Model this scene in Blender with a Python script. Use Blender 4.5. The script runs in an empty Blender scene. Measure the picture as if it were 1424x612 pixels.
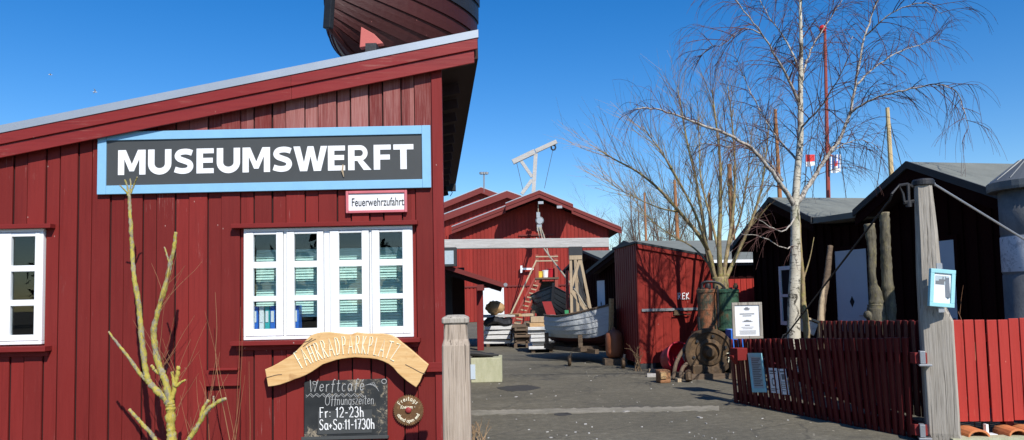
import bpy, bmesh, math, random
from mathutils import Vector, Matrix
R = math.radians
rnd = random.Random(7)
S = bpy.context.scene
COL = S.collection

# ------------------------------------------------------------------ camera
FPX, UC, VC, EYE = 1028.0, 712.0, 349.0, 1.6
PITCH, ROLL = R(3.5), R(1.2)
_f = Vector((0, math.cos(PITCH), math.sin(PITCH)))
_u0 = Vector((0, -math.sin(PITCH), math.cos(PITCH)))
_r0 = Vector((1, 0, 0))
_up = _u0 * math.cos(ROLL) + _r0 * math.sin(ROLL)
_rt = _r0 * math.cos(ROLL) - _u0 * math.sin(ROLL)
cam_d = bpy.data.cameras.new('camera')
cam_d.sensor_width = 36.0
cam_d.lens = 36.0 * FPX / 1424.0
cam_d.shift_y = (VC - 306.0) / 1424.0
cam_d.clip_start = 0.05
cam_d.clip_end = 6000
cam = bpy.data.objects.new('camera', cam_d)
COL.objects.link(cam)
m3 = Matrix((_rt, _up, -_f)).transposed()
cam.matrix_world = Matrix.Translation((0, 0, EYE)) @ m3.to_4x4()
S.camera = cam

def ray(u, v):
    return _f + _rt * ((u - UC) / FPX) + _up * (-(v - VC) / FPX)
def P(u, v, Y):
    d = ray(u, v)
    return Vector((0, 0, EYE)) + d * (Y / d.y)
def G(u, v, z=0.0):
    d = ray(u, v)
    return Vector((0, 0, EYE)) + d * ((z - EYE) / d.z)

# ------------------------------------------------------------------ light
AZ, EL = R(23), R(42)          # sun behind the camera, to the right
w = bpy.data.worlds.new('World'); S.world = w; w.use_nodes = True
wn = w.node_tree
bg = wn.nodes['Background']; bg.inputs['Strength'].default_value = 0.14
sky = wn.nodes.new('ShaderNodeTexSky'); sky.sky_type = 'NISHITA'; sky.sun_disc = False
sky.sun_elevation = EL; sky.sun_rotation = math.pi - AZ
sky.air_density = 1.0; sky.dust_density = 0.25; sky.ozone_density = 3.0; sky.altitude = 0
hs = wn.nodes.new('ShaderNodeHueSaturation'); hs.inputs['Value'].default_value = 1.0; hs.inputs['Hue'].default_value = .508; hs.inputs['Saturation'].default_value = 1.42
wn.links.new(sky.outputs[0], hs.inputs['Color']); wn.links.new(hs.outputs[0], bg.inputs['Color'])
sd = bpy.data.lights.new('sun', 'SUN'); sd.energy = 5.0; sd.angle = R(0.5); sd.color = (1.0, 0.955, 0.88)
sun = bpy.data.objects.new('sun', sd); COL.objects.link(sun)
sdir = Vector((-math.sin(AZ) * math.cos(EL), math.cos(AZ) * math.cos(EL), -math.sin(EL)))
sun.rotation_euler = sdir.to_track_quat('-Z', 'Y').to_euler(); sun.location = (6, -8, 20)
S.view_settings.view_transform = 'Standard'; S.view_settings.look = 'None'
S.view_settings.gamma = 1; S.view_settings.use_curve_mapping = False
S.view_settings.exposure = 0.10
S.cycles.max_bounces = 6

# ------------------------------------------------------------------ materials
class NT:
    def __init__(s, name):
        s.m = bpy.data.materials.new(name); s.m.use_nodes = True
        s.t = s.m.node_tree; s.b = s.t.nodes['Principled BSDF']
        s.geo = s.t.nodes.new('ShaderNodeNewGeometry')
    def node(s, typ, **kw):
        n = s.t.nodes.new(typ)
        for k, v in kw.items():
            if k.startswith('i_'):
                n.inputs[k[2:].replace('_', ' ')].default_value = v
            else: setattr(n, k, v)
        return n
    def lk(s, a, b): s.t.links.new(a, b)
    def pos(s, scale, objspace=False):
        mp = s.node('ShaderNodeMapping'); mp.inputs['Scale'].default_value = scale
        if objspace:
            tc = s.node('ShaderNodeTexCoord'); s.lk(tc.outputs['Object'], mp.inputs['Vector'])
        else: s.lk(s.geo.outputs['Position'], mp.inputs['Vector'])
        return mp.outputs[0]
    def noise(s, scale, sc=1.0, detail=4, rough=.6, dist=0.0):
        n = s.node('ShaderNodeTexNoise'); n.inputs['Scale'].default_value = sc
        n.inputs['Detail'].default_value = detail; n.inputs['Roughness'].default_value = rough
        n.inputs['Distortion'].default_value = dist
        s.lk(s.pos(scale), n.inputs['Vector']); return n.outputs['Fac']
    def ramp(s, fac, a, b, lo=0.0, hi=1.0):
        n = s.node('ShaderNodeMapRange'); n.clamp = True
        n.inputs[1].default_value = a; n.inputs[2].default_value = b
        n.inputs[3].default_value = lo; n.inputs[4].default_value = hi
        s.lk(fac, n.inputs[0]); return n.outputs[0]
    def mix(s, fac, a, b):
        n = s.node('ShaderNodeMix'); n.data_type = 'RGBA'
        for i, x in ((0, fac), (6, a), (7, b)):
            if isinstance(x, (int, float)): n.inputs[i].default_value = x
            elif isinstance(x, tuple): n.inputs[i].default_value = (x[0], x[1], x[2], 1)
            else: s.lk(x, n.inputs[i])
        return n.outputs[2]
    def math(s, op, a, b=0.0):
        n = s.node('ShaderNodeMath'); n.operation = op
        for i, x in ((0, a), (1, b)):
            if isinstance(x, (int, float)): n.inputs[i].default_value = x
            else: s.lk(x, n.inputs[i])
        return n.outputs[0]
    def col(s, c):
        if isinstance(c, tuple): s.b.inputs['Base Color'].default_value = (c[0], c[1], c[2], 1)
        else: s.lk(c, s.b.inputs['Base Color'])
    def bump(s, h, strength=.4, dist=.01):
        n = s.node('ShaderNodeBump'); n.inputs['Strength'].default_value = strength
        n.inputs['Distance'].default_value = dist
        s.lk(h, n.inputs['Height']); s.lk(n.outputs[0], s.b.inputs['Normal'])
    def set(s, rough=.6, metal=0, spec=.4):
        if isinstance(rough, (int, float)): s.b.inputs['Roughness'].default_value = rough
        else: s.lk(rough, s.b.inputs['Roughness'])
        s.b.inputs['Metallic'].default_value = metal
        s.b.inputs['Specular IOR Level'].default_value = spec
        return s.m

def scl(c, k): return tuple(min(1, x * k) for x in c)
def axis_scale(axis, across=40.0, along=2.2):
    return tuple(along if a == axis else across for a in 'XYZ')

def paint(name, c, axis='Z', var=.22, wearc=(.5, .4, .36), wear=.0, rough=.62, faded=.0, grain=.35, zone=None, spec=.22):
    k = NT(name)
    isl = k.geo.outputs['Random Per Island']
    g = k.noise(axis_scale(axis), 1.0, 5, .65)
    blotch = k.noise((.9, .9, .7), 1.0, 4, .6)
    t = k.math('ADD', k.math('MULTIPLY', isl, 1 - grain), k.math('MULTIPLY', g, grain))
    cc = k.mix(t, scl(c, 1 - var), scl(c, 1 + var))
    cc = k.mix(k.ramp(blotch, .35, .7, 0, .35), cc, scl((c[0] * 1.12, c[1] * 1.35 + .006, c[2] * 1.35 + .006), 1.0))
    dark = k.ramp(k.noise(axis_scale(axis, 75, 1.2), 1.0, 3, .7), .62, .74, 0, .45)
    cc = k.mix(dark, cc, scl(c, .45))
    if wear > 0:
        n1 = k.noise(axis_scale(axis, 55, 3.0), 1.0, 6, .75)
        n2 = k.noise((1.4, 1.4, 1.1), 1.0, 3, .6)
        ms = k.ramp(k.math('ADD', k.math('MULTIPLY', n1, .62), k.math('MULTIPLY', n2, .38)), .66 - wear * .2, .75 - wear * .1, 0, .75)
        cc = k.mix(ms, cc, wearc)
    if faded > 0:   # sun-bleached grain on each board
        ms = k.ramp(k.math('ADD', k.math('MULTIPLY', g, .6), k.math('MULTIPLY', isl, .4)), .4, .8, 0, faded)
        cc = k.mix(ms, cc, wearc)
    if zone:        # boards bleached to pink grain high up under the eave
        sx = k.node('ShaderNodeSeparateXYZ'); k.lk(k.geo.outputs['Position'], sx.inputs[0])
        e = k.noise((1.2, 1.2, .8), 1.0, 3, .6)
        mz = k.math('MULTIPLY', k.ramp(k.math('ADD', sx.outputs[2], e), zone[0]+.5, zone[0]+.8), k.ramp(k.math('ADD', sx.outputs[0], e), zone[1]+.3, zone[1]+1.6))
        gz = k.ramp(k.math('ADD', k.math('MULTIPLY', k.noise(axis_scale(axis, 70, 2.5), 1.0, 6, .75), .75), k.math('MULTIPLY', isl, .25)), .36, .66, .05, .62)
        cc = k.mix(k.math('MULTIPLY', mz, gz), cc, (.46, .25, .22))
    st = k.ramp(k.noise(axis_scale(axis, 13, .7), 1.0, 5, .7, .3), .50, .72, 0, .42)
    cc = k.mix(st, cc, scl(c, .55))
    # old nail heads and chips
    sp = k.node('ShaderNodeTexVoronoi'); sp.inputs['Scale'].default_value = 1.0
    k.lk(k.pos((7, 7, 4)), sp.inputs['Vector'])
    cc = k.mix(k.ramp(sp.outputs['Distance'], .025, .04, .8, 0), cc, wearc)
    k.col(cc); k.bump(g, .35, .006)
    return k.set(k.ramp(g, .3, .7, rough - .1, rough + .12), 0, spec)

def wood(name, c, c2, axis='Z', rough=.75, crack=.5):
    k = NT(name)
    g = k.noise(axis_scale(axis, 34, 1.6), 1.0, 6, .7, .4)
    b = k.noise((2.0, 2.0, 1.6), 1.0, 3)
    cr = k.noise(axis_scale(axis, 60, 1.1), 1.0, 3, .6, .5)
    isl = k.geo.outputs['Random Per Island']
    cc = k.mix(k.ramp(g, .3, .7), c, c2)
    cc = k.mix(k.ramp(b, .35, .7, 0, .35), cc, scl(c2, .8))
    cc = k.mix(k.math('MULTIPLY', isl, .3), cc, scl(c, .7))
    cc = k.mix(k.ramp(cr, .34, .42, crack, 0), cc, scl(c, .22))
    fine = k.noise(axis_scale(axis, 120, 3.0), 1.0, 4, .7)
    cc = k.mix(k.ramp(fine, .50, .68, 0, .55), cc, scl(c, .55))
    k.col(cc); k.bump(k.math('ADD', k.math('MULTIPLY', g, .5), cr), .6, .012)
    return k.set(rough, 0, .2)

def bark(name, c, c2, patch=None, amt=.5, scale=(14, 14, 5)):
    k = NT(name)
    g = k.noise(scale, 1.0, 6, .7, .3)
    cc = k.mix(k.ramp(g, .35, .65), c, c2)
    if patch:
        p = k.noise((17, 17, 10), 1.0, 6, .75)
        cc = k.mix(k.ramp(p, .60 - .25 * amt, .66 - .2 * amt, 0, .92), cc, patch)
        p2 = k.noise((30, 30, 22), 1.0, 3, .6)
        cc = k.mix(k.ramp(p2, .55, .66, 0, .5), cc, scl(patch, .75))
    k.col(cc); k.bump(k.noise(tuple(x * 2.2 for x in scale), 1.0, 5, .75), .8, .02)
    return k.set(.85, 0, .15)

def flat(name, c, rough=.6, metal=0, var=.12, sc=6.0, bump=0.0, spec=.4):
    k = NT(name)
    n = k.noise((sc, sc, sc), 1.0, 5, .65)
    k.col(k.mix(n, scl(c, 1 - var * 1.6), scl(c, 1 + var * 1.6)))
    if bump: k.bump(k.noise((sc * 6,) * 3, 1.0, 4, .7), bump, .01)
    return k.set(rough, metal, spec)

def rusty(name, c, c2, amt=.5, metal=.2, sc=5):
    k = NT(name)
    n = k.noise((sc, sc, sc * .55), 1.0, 7, .72)
    f = k.noise((sc * 6,) * 3, 1.0, 4, .7)
    cc = k.mix(k.ramp(n, .62 - .3 * amt, .68 - .22 * amt), c, c2)
    cc = k.mix(k.ramp(f, .35, .75, 0, .6), cc, scl(c2, .4))
    k.col(cc); k.bump(f, .6, .01)
    return k.set(k.ramp(f, .3, .7, .5, .85), metal, .35)

RED = (.180, .0165, .0135)
M = {}
M['facade'] = paint('facade_red_paint', RED, wearc=(.46, .28, .24), wear=.28, var=.36, zone=(3.1, -3.7))
M['groove'] = flat('dark_board_gaps', (.022, .006, .006), .9)
M['trim'] = paint('trim_red_paint', (.20, .018, .016), axis='X', wear=.1)
M['trimv'] = paint('trim_red_paint_upright', (.21, .019, .017), axis='Z', wear=.3)
M['fascia'] = paint('fascia_red_paint', (.20, .016, .012), axis='X', wear=.45, rough=.42, wearc=(.40, .18, .14), var=.45, spec=.4)
M['barn'] = paint('barn_red_paint', (.26, .024, .017), wear=.08, var=.28)
M['barnx'] = paint('barn_red_trim', (.17, .030, .026), axis='X', wear=.2)
M['shed'] = paint('shed_red_paint', (.25, .022, .015), wear=.1, var=.2)
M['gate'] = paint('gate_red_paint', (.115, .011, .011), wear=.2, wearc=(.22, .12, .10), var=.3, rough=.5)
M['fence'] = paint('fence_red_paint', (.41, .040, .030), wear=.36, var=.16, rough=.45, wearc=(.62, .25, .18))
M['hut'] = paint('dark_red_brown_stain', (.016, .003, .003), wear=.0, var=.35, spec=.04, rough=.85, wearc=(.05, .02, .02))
M['soffit'] = flat('soffit_dark_boards', (.035, .015, .014), .8)
M['felt'] = flat('roofing_felt', (.17, .178, .155), .9, var=.2, sc=3, bump=.5)
M['felt_dark'] = flat('dark_bitumen_edge', (.035, .037, .04), .7, var=.2)
M['zinc'] = flat('zinc_flashing', (.40, .44, .48), .5, .5, var=.1, sc=2)
M['white'] = flat('white_gloss_paint', (.83, .84, .84), .35, var=.03, sc=9)
M['whitewood'] = paint('white_painted_boat_wood', (.52, .53, .54), axis='X', wear=.3, wearc=(.35, .3, .25), var=.08, grain=.6)
M['plankedge'] = wood('pale_stacked_timber', (.62, .62, .60), (.78, .78, .77), 'X', crack=.35)
M['oldplank'] = wood('dark_stacked_timber', (.10, .07, .05), (.22, .16, .11), 'X')
M['blue'] = flat('light_blue_paint', (.235, .475, .68), .5, var=.07, sc=5)
M['aqua'] = flat('pale_aqua_frame_paint', (.32, .63, .68), .45, var=.07)
M['signgrey'] = flat('dark_grey_sign_board', (.060, .063, .062), .5, var=.08, sc=4)
M['chalkboard'] = None
M['chalk'] = flat('chalk', (.80, .80, .78), .9, var=.1, sc=60)
M['chalkdim'] = flat('smudged_chalk', (.42, .42, .41), .9, var=.25, sc=60)
M['letter'] = flat('white_letter_paint', (.86, .86, .86), .4, var=.02)
M['letterblack'] = flat('black_letter_film', (.02, .02, .022), .4)
M['signred'] = flat('faded_red_sign_border', (.56, .15, .17), .45, var=.15)
M['paper'] = flat('white_printed_paper', (.80, .81, .82), .5, var=.03)
M['paperblue'] = flat('bluish_printed_paper', (.42, .50, .54), .4, var=.12, sc=14)
M['ink'] = flat('grey_print_ink', (.17, .18, .19), .6)
M['carve'] = flat('pale_carved_letters', (.86, .80, .60), .6, var=.06)
M['post'] = wood('weathered_oak_post', (.30, .265, .215), (.50, .455, .39), 'Z', crack=.85)
M['postwarm'] = wood('weathered_pale_bollard', (.34, .265, .20), (.53, .44, .35), 'Z', crack=.9)
M['beam'] = wood('silver_grey_beam', (.40, .38, .35), (.62, .60, .57), 'X', crack=.5)
M['rawwood'] = wood('raw_timber', (.42, .25, .11), (.62, .42, .22), 'X', crack=.5)
M['palewood'] = wood('pale_timber', (.42, .31, .19), (.60, .48, .33), 'Z', crack=.4)
M['logend'] = wood('reddish_log', (.30, .13, .06), (.45, .24, .12), 'X')
M['iron'] = flat('dark_iron', (.05, .05, .052), .55, .7, var=.2, sc=12, bump=.3)
M['steel'] = flat('galvanised_steel', (.42, .43, .44), .45, .7, var=.15)
M['rustiron'] = rusty('rusty_cast_iron', (.085, .058, .036), (.17, .105, .055), .5, .3)
M['rustpaint'] = rusty('rust_flaked_paint', (.055, .085, .06), (.34, .13, .06), .55, .1, 6)
M['greenmetal'] = rusty('green_painted_boiler', (.035, .115, .07), (.16, .10, .05), .22, .1, 4)
M['rope'] = flat('old_rope', (.42, .36, .26), .9)
M['darkrope'] = flat('tarred_rope', (.05, .045, .04), .8)
M['glass'] = None
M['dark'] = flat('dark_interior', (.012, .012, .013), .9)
M['blind'] = flat('pale_green_blind', (.58, .80, .76), .6, var=.04)
M['door'] = flat('shade_blue_grey_door_paint', (.50, .58, .66), .5, var=.05, sc=3)  # bluish cast of shade put into the white hut doors' colour
M['doorwhite'] = flat('white_barn_door_paint', (.78, .80, .80), .5, var=.04, sc=3)
M['hullred'] = paint('red_antifouling', (.050, .011, .010), axis='X', wear=.12, wearc=(.3, .12, .1), var=.35, rough=.5)
M['hullblack'] = paint('black_hull_tar', (.02, .02, .024), axis='X', wear=.1, var=.3, rough=.45, wearc=(.12, .12, .13))
M['chock'] = flat('salmon_chock_paint', (.50, .12, .10), .6)
M['birch'] = None
M['birchlimb'] = bark('greyer_birch_limb', (.36, .31, .26), (.56, .52, .45), (.07, .05, .04), .35)
M['twig'] = flat('reddish_birch_twig', (.095, .040, .034), .8)
M['twigtan'] = flat('tan_willow_twig', (.34, .225, .125), .8)
M['twigfar'] = flat('grey_brown_twig', (.17, .13, .10), .85)
M['willow'] = bark('willow_bark', (.24, .17, .095), (.40, .31, .18), (.34, .30, .11), .4)
M['lichen'] = bark('lichen_bark', (.20, .175, .13), (.36, .33, .265), (.44, .37, .065), .66)
M['lichenlow'] = bark('heavy_lichen_bark', (.27, .25, .18), (.40, .37, .27), (.46, .37, .06), .95)
M['stump'] = bark('rough_grey_bark', (.075, .065, .045), (.19, .17, .125), (.22, .19, .10), .3, (22, 22, 4))
M['shoot'] = flat('reddish_shoot', (.28, .13, .06), .7)
M['cutend'] = flat('cut_wood_end', (.52, .42, .27), .8, sc=30)
M['concrete'] = None
M['terracotta'] = flat('orange_roof_tile', (.58, .20, .07), .75, var=.15, sc=8, bump=.3)
M['brickdark'] = flat('dark_clinker_brick', (.12, .06, .04), .85, bump=.4)
M['redplastic'] = flat('crimson_plastic', (.42, .022, .04), .4, var=.08)
M['bluep'] = flat('blue_plastic', (.03, .16, .62), .4)
M['greenp'] = flat('green_plastic', (.05, .30, .12), .45)
M['tealp'] = flat('turquoise_binder', (.04, .42, .42), .45)
M['yellowp'] = flat('yellow_plastic', (.80, .55, .06), .4)
M['redp'] = flat('red_bucket_plastic', (.50, .02, .03), .4)
M['orange'] = flat('orange_buoy_plastic', (.30, .10, .045), .5)
M['mast'] = wood('varnished_mast', (.34, .15, .07), (.46, .22, .10), 'Z', crack=.2)
M['mastred'] = flat('red_painted_mast', (.30, .06, .04), .5)
M['mastpale'] = wood('pale_yellow_mast', (.60, .44, .22), (.70, .54, .30), 'Z', crack=.15)
M['flagred'] = flat('red_flag', (.65, .05, .05), .7)
M['flagwhite'] = flat('white_flag', (.8, .8, .8), .7)
M['flagblue'] = flat('blue_flag', (.05, .15, .45), .7)
M['column'] = None
M['copper'] = flat('grey_metal_cap', (.15, .16, .165), .5, .3, var=.12, sc=3)
M['gull'] = flat('gull_feathers', (.6, .6, .6), .8)
M['rubber'] = flat('black_rubber', (.02, .02, .02), .7)
M['tarp'] = flat('black_plastic_sheet', (.018, .018, .02), .45)
M['saw'] = rusty('rusty_saw_blade', (.17, .09, .04), (.32, .18, .08), .5, .4, 12)
M['sawred'] = flat('dark_red_hub', (.28, .03, .03), .6)

def special():
    # window glass
    k = NT('window_glass')
    k.t.nodes.remove(k.b)
    tr = k.node('ShaderNodeBsdfTransparent'); tr.inputs[0].default_value = (.90, .94, .94, 1)
    gl = k.node('ShaderNodeBsdfGlossy'); gl.inputs['Roughness'].default_value = .01
    mx = k.node('ShaderNodeMixShader')
    mx.inputs[0].default_value = .05; k.lk(tr.outputs[0], mx.inputs[1]); k.lk(gl.outputs[0], mx.inputs[2])
    k.lk(mx.outputs[0], k.t.nodes['Material Output'].inputs[0]); M['glass'] = k.m
    # chalkboard: worn, flaking
    k = NT('worn_chalkboard')
    n = k.noise((22, 22, 22), 1.0, 8, .8, .6); b = k.noise((3.2, 3.2, 3.2), 1.0, 3, .6)
    cc = k.mix(k.ramp(b, .3, .7), (.018, .02, .021), (.04, .043, .044))
    ms = k.ramp(k.math('ADD', k.math('MULTIPLY', n, .6), k.math('MULTIPLY', b, .4)), .545, .60, 0, .85)
    k.col(k.mix(ms, cc, (.36, .30, .21))); M['chalkboard'] = k.set(.7, 0, .3)
    # birch bark
    k = NT('white_birch_bark')
    g = k.noise((6, 6, 3), 1.0, 6, .7)
    cc = k.mix(k.ramp(g, .35, .65), (.62, .58, .48), (.47, .42, .32))
    len_ = k.noise((7, 7, 46), 1.0, 3, .6)
    cc = k.mix(k.ramp(len_, .60, .66, 0, .85), cc, (.05, .042, .034))
    big = k.noise((5.5, 5.5, 4.2), 1.0, 5, .75, 1.2)
    cc = k.mix(k.ramp(big,   .53, .59, 0, .95), cc, (.055, .048, .036))
    moss = k.noise((3, 3, 1.2), 1.0, 4, .6)
    cc = k.mix(k.ramp(moss, .55, .7, 0, .5), cc, (.30, .30, .12))
    k.col(cc); k.bump(big, .5, .012); M['birch'] = k.set(.75, 0, .2)
    # concrete block with algae
    k = NT('mossy_concrete')
    a = k.noise((9, 9, 2.5), 1.0, 6, .75); f = k.noise((70, 70, 70), 1.0, 3, .7)
    cc = k.mix(k.ramp(a, .3, .7), (.52, .51, .36), (.38, .38, .24))
    cc = k.mix(k.ramp(f, .5, .75, 0, .4), cc, (.2, .2, .15))
    k.col(cc); k.bump(f, .6, .01); M['concrete'] = k.set(.9, 0, .2)
    # advertising column render with torn poster remains
    k = NT('grey_column_render')
    a = k.noise((2.2, 2.2, 2.2), 1.0, 6, .7, .5); f = k.noise((34, 34, 34), 1.0, 5, .75)
    cc = k.mix(k.ramp(a, .35, .65), (.11, .115, .12), (.20, .205, .21))
    cc = k.mix(k.ramp(f, .5, .7, 0, .5), cc, (.12, .13, .14))
    k.col(cc); k.bump(f, .5, .01); M['column'] = k.set(.85, 0, .25)
    k = NT('torn_white_posters')
    a = k.noise((6, 6, 5), 1.0, 7, .75, .6); f = k.noise((26, 26, 40), 1.0, 5, .7)
    cc = k.mix(k.ramp(a, .52, .58), (.62, .63, .66), (.40, .42, .46))
    cc = k.mix(k.ramp(f, .60, .66, 0, .8), cc, (.08, .08, .09))
    k.col(cc); k.bump(a, .5, .006); M['posters'] = k.set(.7, 0, .3)
    # yard surface: aged asphalt with dust, patches, cracks
    k = NT('aged_yard_asphalt')
    a = k.noise((.35, .35, .35), 1.0, 5, .6); b = k.noise((.8, 1.9, 1), 1.0, 9, .78, 1.2); f = k.noise((60, 60, 60), 1.0, 4, .75)
    cc = k.mix(k.ramp(a, .3, .7), (.122, .110, .080), (.20, .178, .128))
    cc = k.mix(k.ramp(b, .52, .66, 0, .7), cc, (.25, .225, .17))
    mid = k.noise((9, 14, 9), 1.0, 6, .8)
    cc = k.mix(k.ramp(mid, .46, .60, .45, 0), cc, (.055, .05, .04))
    cc = k.mix(k.ramp(mid, .60, .70, 0, .5), cc, (.27, .25, .20))
    d = k.noise((.5, 1.1, 1), 1.0, 5, .65, .8)
    cc = k.mix(k.ramp(d,   .60, .70, 0, .7), cc, (.055, .052, .050))
    cc = k.mix(k.ramp(f, .55, .72, 0, .55), cc, (.30, .28, .24))
    cc = k.mix(k.ramp(f, .28, .42, .6, 0), cc, (.03, .03, .03))
    vr = k.node('ShaderNodeTexVoronoi'); vr.feature = 'DISTANCE_TO_EDGE'; vr.inputs['Scale'].default_value = .55
    wv = k.noise((2, 2, 2), 1.0, 4, .6)
    mp = k.node('ShaderNodeVectorMath'); mp.operation = 'ADD'
    k.lk(k.geo.outputs['Position'], mp.inputs[0])
    cb = k.node('ShaderNodeCombineXYZ'); k.lk(wv, cb.inputs[0]); k.lk(wv, cb.inputs[1]); k.lk(cb.outputs[0], mp.inputs[1])
    k.lk(mp.outputs[0], vr.inputs['Vector'])
    cc = k.mix(k.ramp(vr.outputs['Distance'],   .003, .008, .38, 0), cc, (.04, .038, .036))
    sp = k.node('ShaderNodeTexVoronoi'); sp.inputs['Scale'].default_value = 1.0
    k.lk(k.pos((5, 2.2, 1)), sp.inputs['Vector'])
    cc = k.mix(k.ramp(sp.outputs['Distance'], .04, .07, .8, 0), cc, (.42, .38, .30))
    k.col(cc); k.bump(f, .55, .012); M['asphalt'] = k.set(.9, 0, .25)
    k = NT('pale_concrete_strip')
    b = k.noise((3, 3, 1), 1.0, 6, .75); f = k.noise((50, 50, 50), 1.0, 3, .7)
    cc = k.mix(k.ramp(b, .35, .65), (.19, .175, .135), (.32, .29, .235))
    cc = k.mix(k.ramp(f, .5, .7, 0, .4), cc, (.11, .1, .09))
    k.col(cc); k.bump(f, .4, .01); M['strip'] = k.set(.9, 0, .2)
    # pale live-edge slab
    k = NT('honey_oak_slab')
    g = k.noise((3.0, 30, 30), 1.0, 6, .65, .8)
    cc = k.mix(k.ramp(g, .3, .72), (.60, .34, .13), (.78, .53, .25))
    kn = k.noise((5, 5, 5), 1.0, 4, .7, .6)
    cc = k.mix(k.ramp(kn, .62, .72, 0, .6), cc, (.36, .17, .06))
    k.col(cc); k.bump(g, .25, .004); M['slab'] = k.set(.45, 0, .4)
special()

# ------------------------------------------------------------------ mesh tools
W = {}      # world base point of each root / part
class MB:
    def __init__(s): s.v = []; s.f = []; s.mi = []
    def add(s, vs, fs):
        b = len(s.v); s.v += [Vector(x) for x in vs]; s.f += [tuple(b + i for i in f) for f in fs]; return s
    def box(s, c, d, rot=None, taper=None):
        c = Vector(c); vs = []
        for sx, sy, sz in ((-1,-1,-1),(1,-1,-1),(1,1,-1),(-1,1,-1),(-1,-1,1),(1,-1,1),(1,1,1),(-1,1,1)):
            k = taper if (taper and sz > 0) else 1
            p = Vector((sx*d[0]/2*k, sy*d[1]/2*k, sz*d[2]/2))
            if rot is not None: p = rot @ p
            vs.append(c + p)
        return s.add(vs, [(0,3,2,1),(4,5,6,7),(0,1,5,4),(1,2,6,5),(2,3,7,6),(3,0,4,7)])
    def quadbox(s, a, b, c, d, t):
        """slab from four corner points a b c d extruded by vector t"""
        t = Vector(t); q = [Vector(x) for x in (a, b, c, d)]
        return s.add(q + [x + t for x in q], [(0,1,2,3),(7,6,5,4),(0,4,5,1),(1,5,6,2),(2,6,7,3),(3,7,4,0)])
    def prism(s, pts, t):
        n = len(pts); t = Vector(t); q = [Vector(x) for x in pts]
        fs = [tuple(range(n)), tuple(range(2*n-1, n-1, -1))] + [(i, n+i, n+(i+1)%n, (i+1)%n) for i in range(n)]
        return s.add(q + [x + t for x in q], fs)
    def bar(s, a, b, w, h, up=(0,0,1)):
        a, b = Vector(a), Vector(b); d = (b - a).normalized(); up = Vector(up)
        if abs(d.dot(up)) > .98: up = Vector((0,1,0))
        x = d.cross(up).normalized(); y = x.cross(d).normalized()
        q = [a - x*w/2 - y*h/2, a + x*w/2 - y*h/2, a + x*w/2 + y*h/2, a - x*w/2 + y*h/2]
        return s.prism(q, b - a)
    def tube(s, pts, rad, n=8, cap=True):
        pts = [Vector(p) for p in pts]; m = len(pts)
        if isinstance(rad, (int, float)): rad = [rad] * m
        ref = None; b = len(s.v)
        for i, p in enumerate(pts):
            d = (pts[min(i+1, m-1)] - pts[max(i-1, 0)])
            d = d.normalized() if d.length > 1e-9 else Vector((0,0,1))
            if ref is None:
                ref = d.orthogonal().normalized()
            ref = (ref - d * ref.dot(d))
            ref = ref.normalized() if ref.length > 1e-6 else d.orthogonal().normalized()
            y = d.cross(ref)
            for k in range(n):
                a = 2*math.pi*k/n
                s.v.append(p + (ref*math.cos(a) + y*math.sin(a)) * rad[i])
        for i in range(m-1):
            for k in range(n):
                k2 = (k+1) % n
                s.f.append((b+i*n+k, b+i*n+k2, b+(i+1)*n+k2, b+(i+1)*n+k))
        if cap:
            s.f.append(tuple(b + k for k in range(n))[::-1]); s.f.append(tuple(b+(m-1)*n+k for k in range(n)))
        return s
    def lathe(s, c, prof, n=32, axis='Z', rot=None, a0=0, a1=2*math.pi):
        """prof: (r, h) list along axis from c"""
        c = Vector(c); b = len(s.v); full = abs(a1 - a0 - 2*math.pi) < 1e-6
        nn = n if full else n + 1
        for r, h in prof:
            for k in range(nn):
                a = a0 + (a1-a0)*k/n
                p = Vector((r*math.cos(a), r*math.sin(a), h))
                if axis == 'Y': p = Vector((p.x, p.z, p.y))
                if axis == 'X': p = Vector((p.z, p.x, p.y))
                if rot is not None: p = rot @ p
                s.v.append(c + p)
        for i in range(len(prof)-1):
            for k in range(nn if full else n):
                k2 = (k+1) % nn
                s.f.append((b+i*nn+k, b+i*nn+k2, b+(i+1)*nn+k2, b+(i+1)*nn+k))
        return s
    def build(s, name, mat, parent=None, bevel=0.0, smooth=False, label=None, base=None, mats=None):
        me = bpy.data.meshes.new(name)
        o = bpy.data.objects.new(name, me); COL.objects.link(o)
        if parent is not None:
            org = W[parent.name]; o.parent = parent; W[o.name] = org
        else:
            org = Vector(base) if base is not None else Vector((0,0,0)); o.location = org; W[o.name] = org
        me.from_pydata([tuple(v - org) for v in s.v], [], s.f)
        bm = bmesh.new(); bm.from_mesh(me); bmesh.ops.recalc_face_normals(bm, faces=bm.faces); bm.to_mesh(me); bm.free()
        me.materials.append(M[mat] if isinstance(mat, str) else mat)
        if smooth:
            for p in me.polygons: p.use_smooth = True
        if bevel:
            bv = o.modifiers.new('bevel', 'BEVEL'); bv.width = bevel; bv.segments = 2; bv.limit_method = 'ANGLE'; bv.angle_limit = R(40)
        if label: o['label'] = label
        me.update(); return o
def tag(o, label, cat, group=None, kind=None):
    if label: o['label'] = label
    if cat: o['category'] = cat
    if group: o['group'] = group
    if kind: o['kind'] = kind
    return o
def thing(name, label, cat, loc, group=None):
    o = bpy.data.objects.new(name, None); COL.objects.link(o); o.location = loc; o.empty_display_size = .1
    W[o.name] = Vector(loc); return tag(o, label, cat, group)
def structure(name, mb, mat, **kw):
    o = mb.build(name, mat, **kw); o['kind'] = 'structure'; return o
def dup(root, loc, label=None):
    def cp(o, par):
        c = o.copy(); COL.objects.link(c)
        if par is not None: c.parent = par
        for ch in list(o.children): cp(ch, c)
        return c
    r = cp(root, None); r.location = loc
    if label: r['label'] = label
    return r
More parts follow.
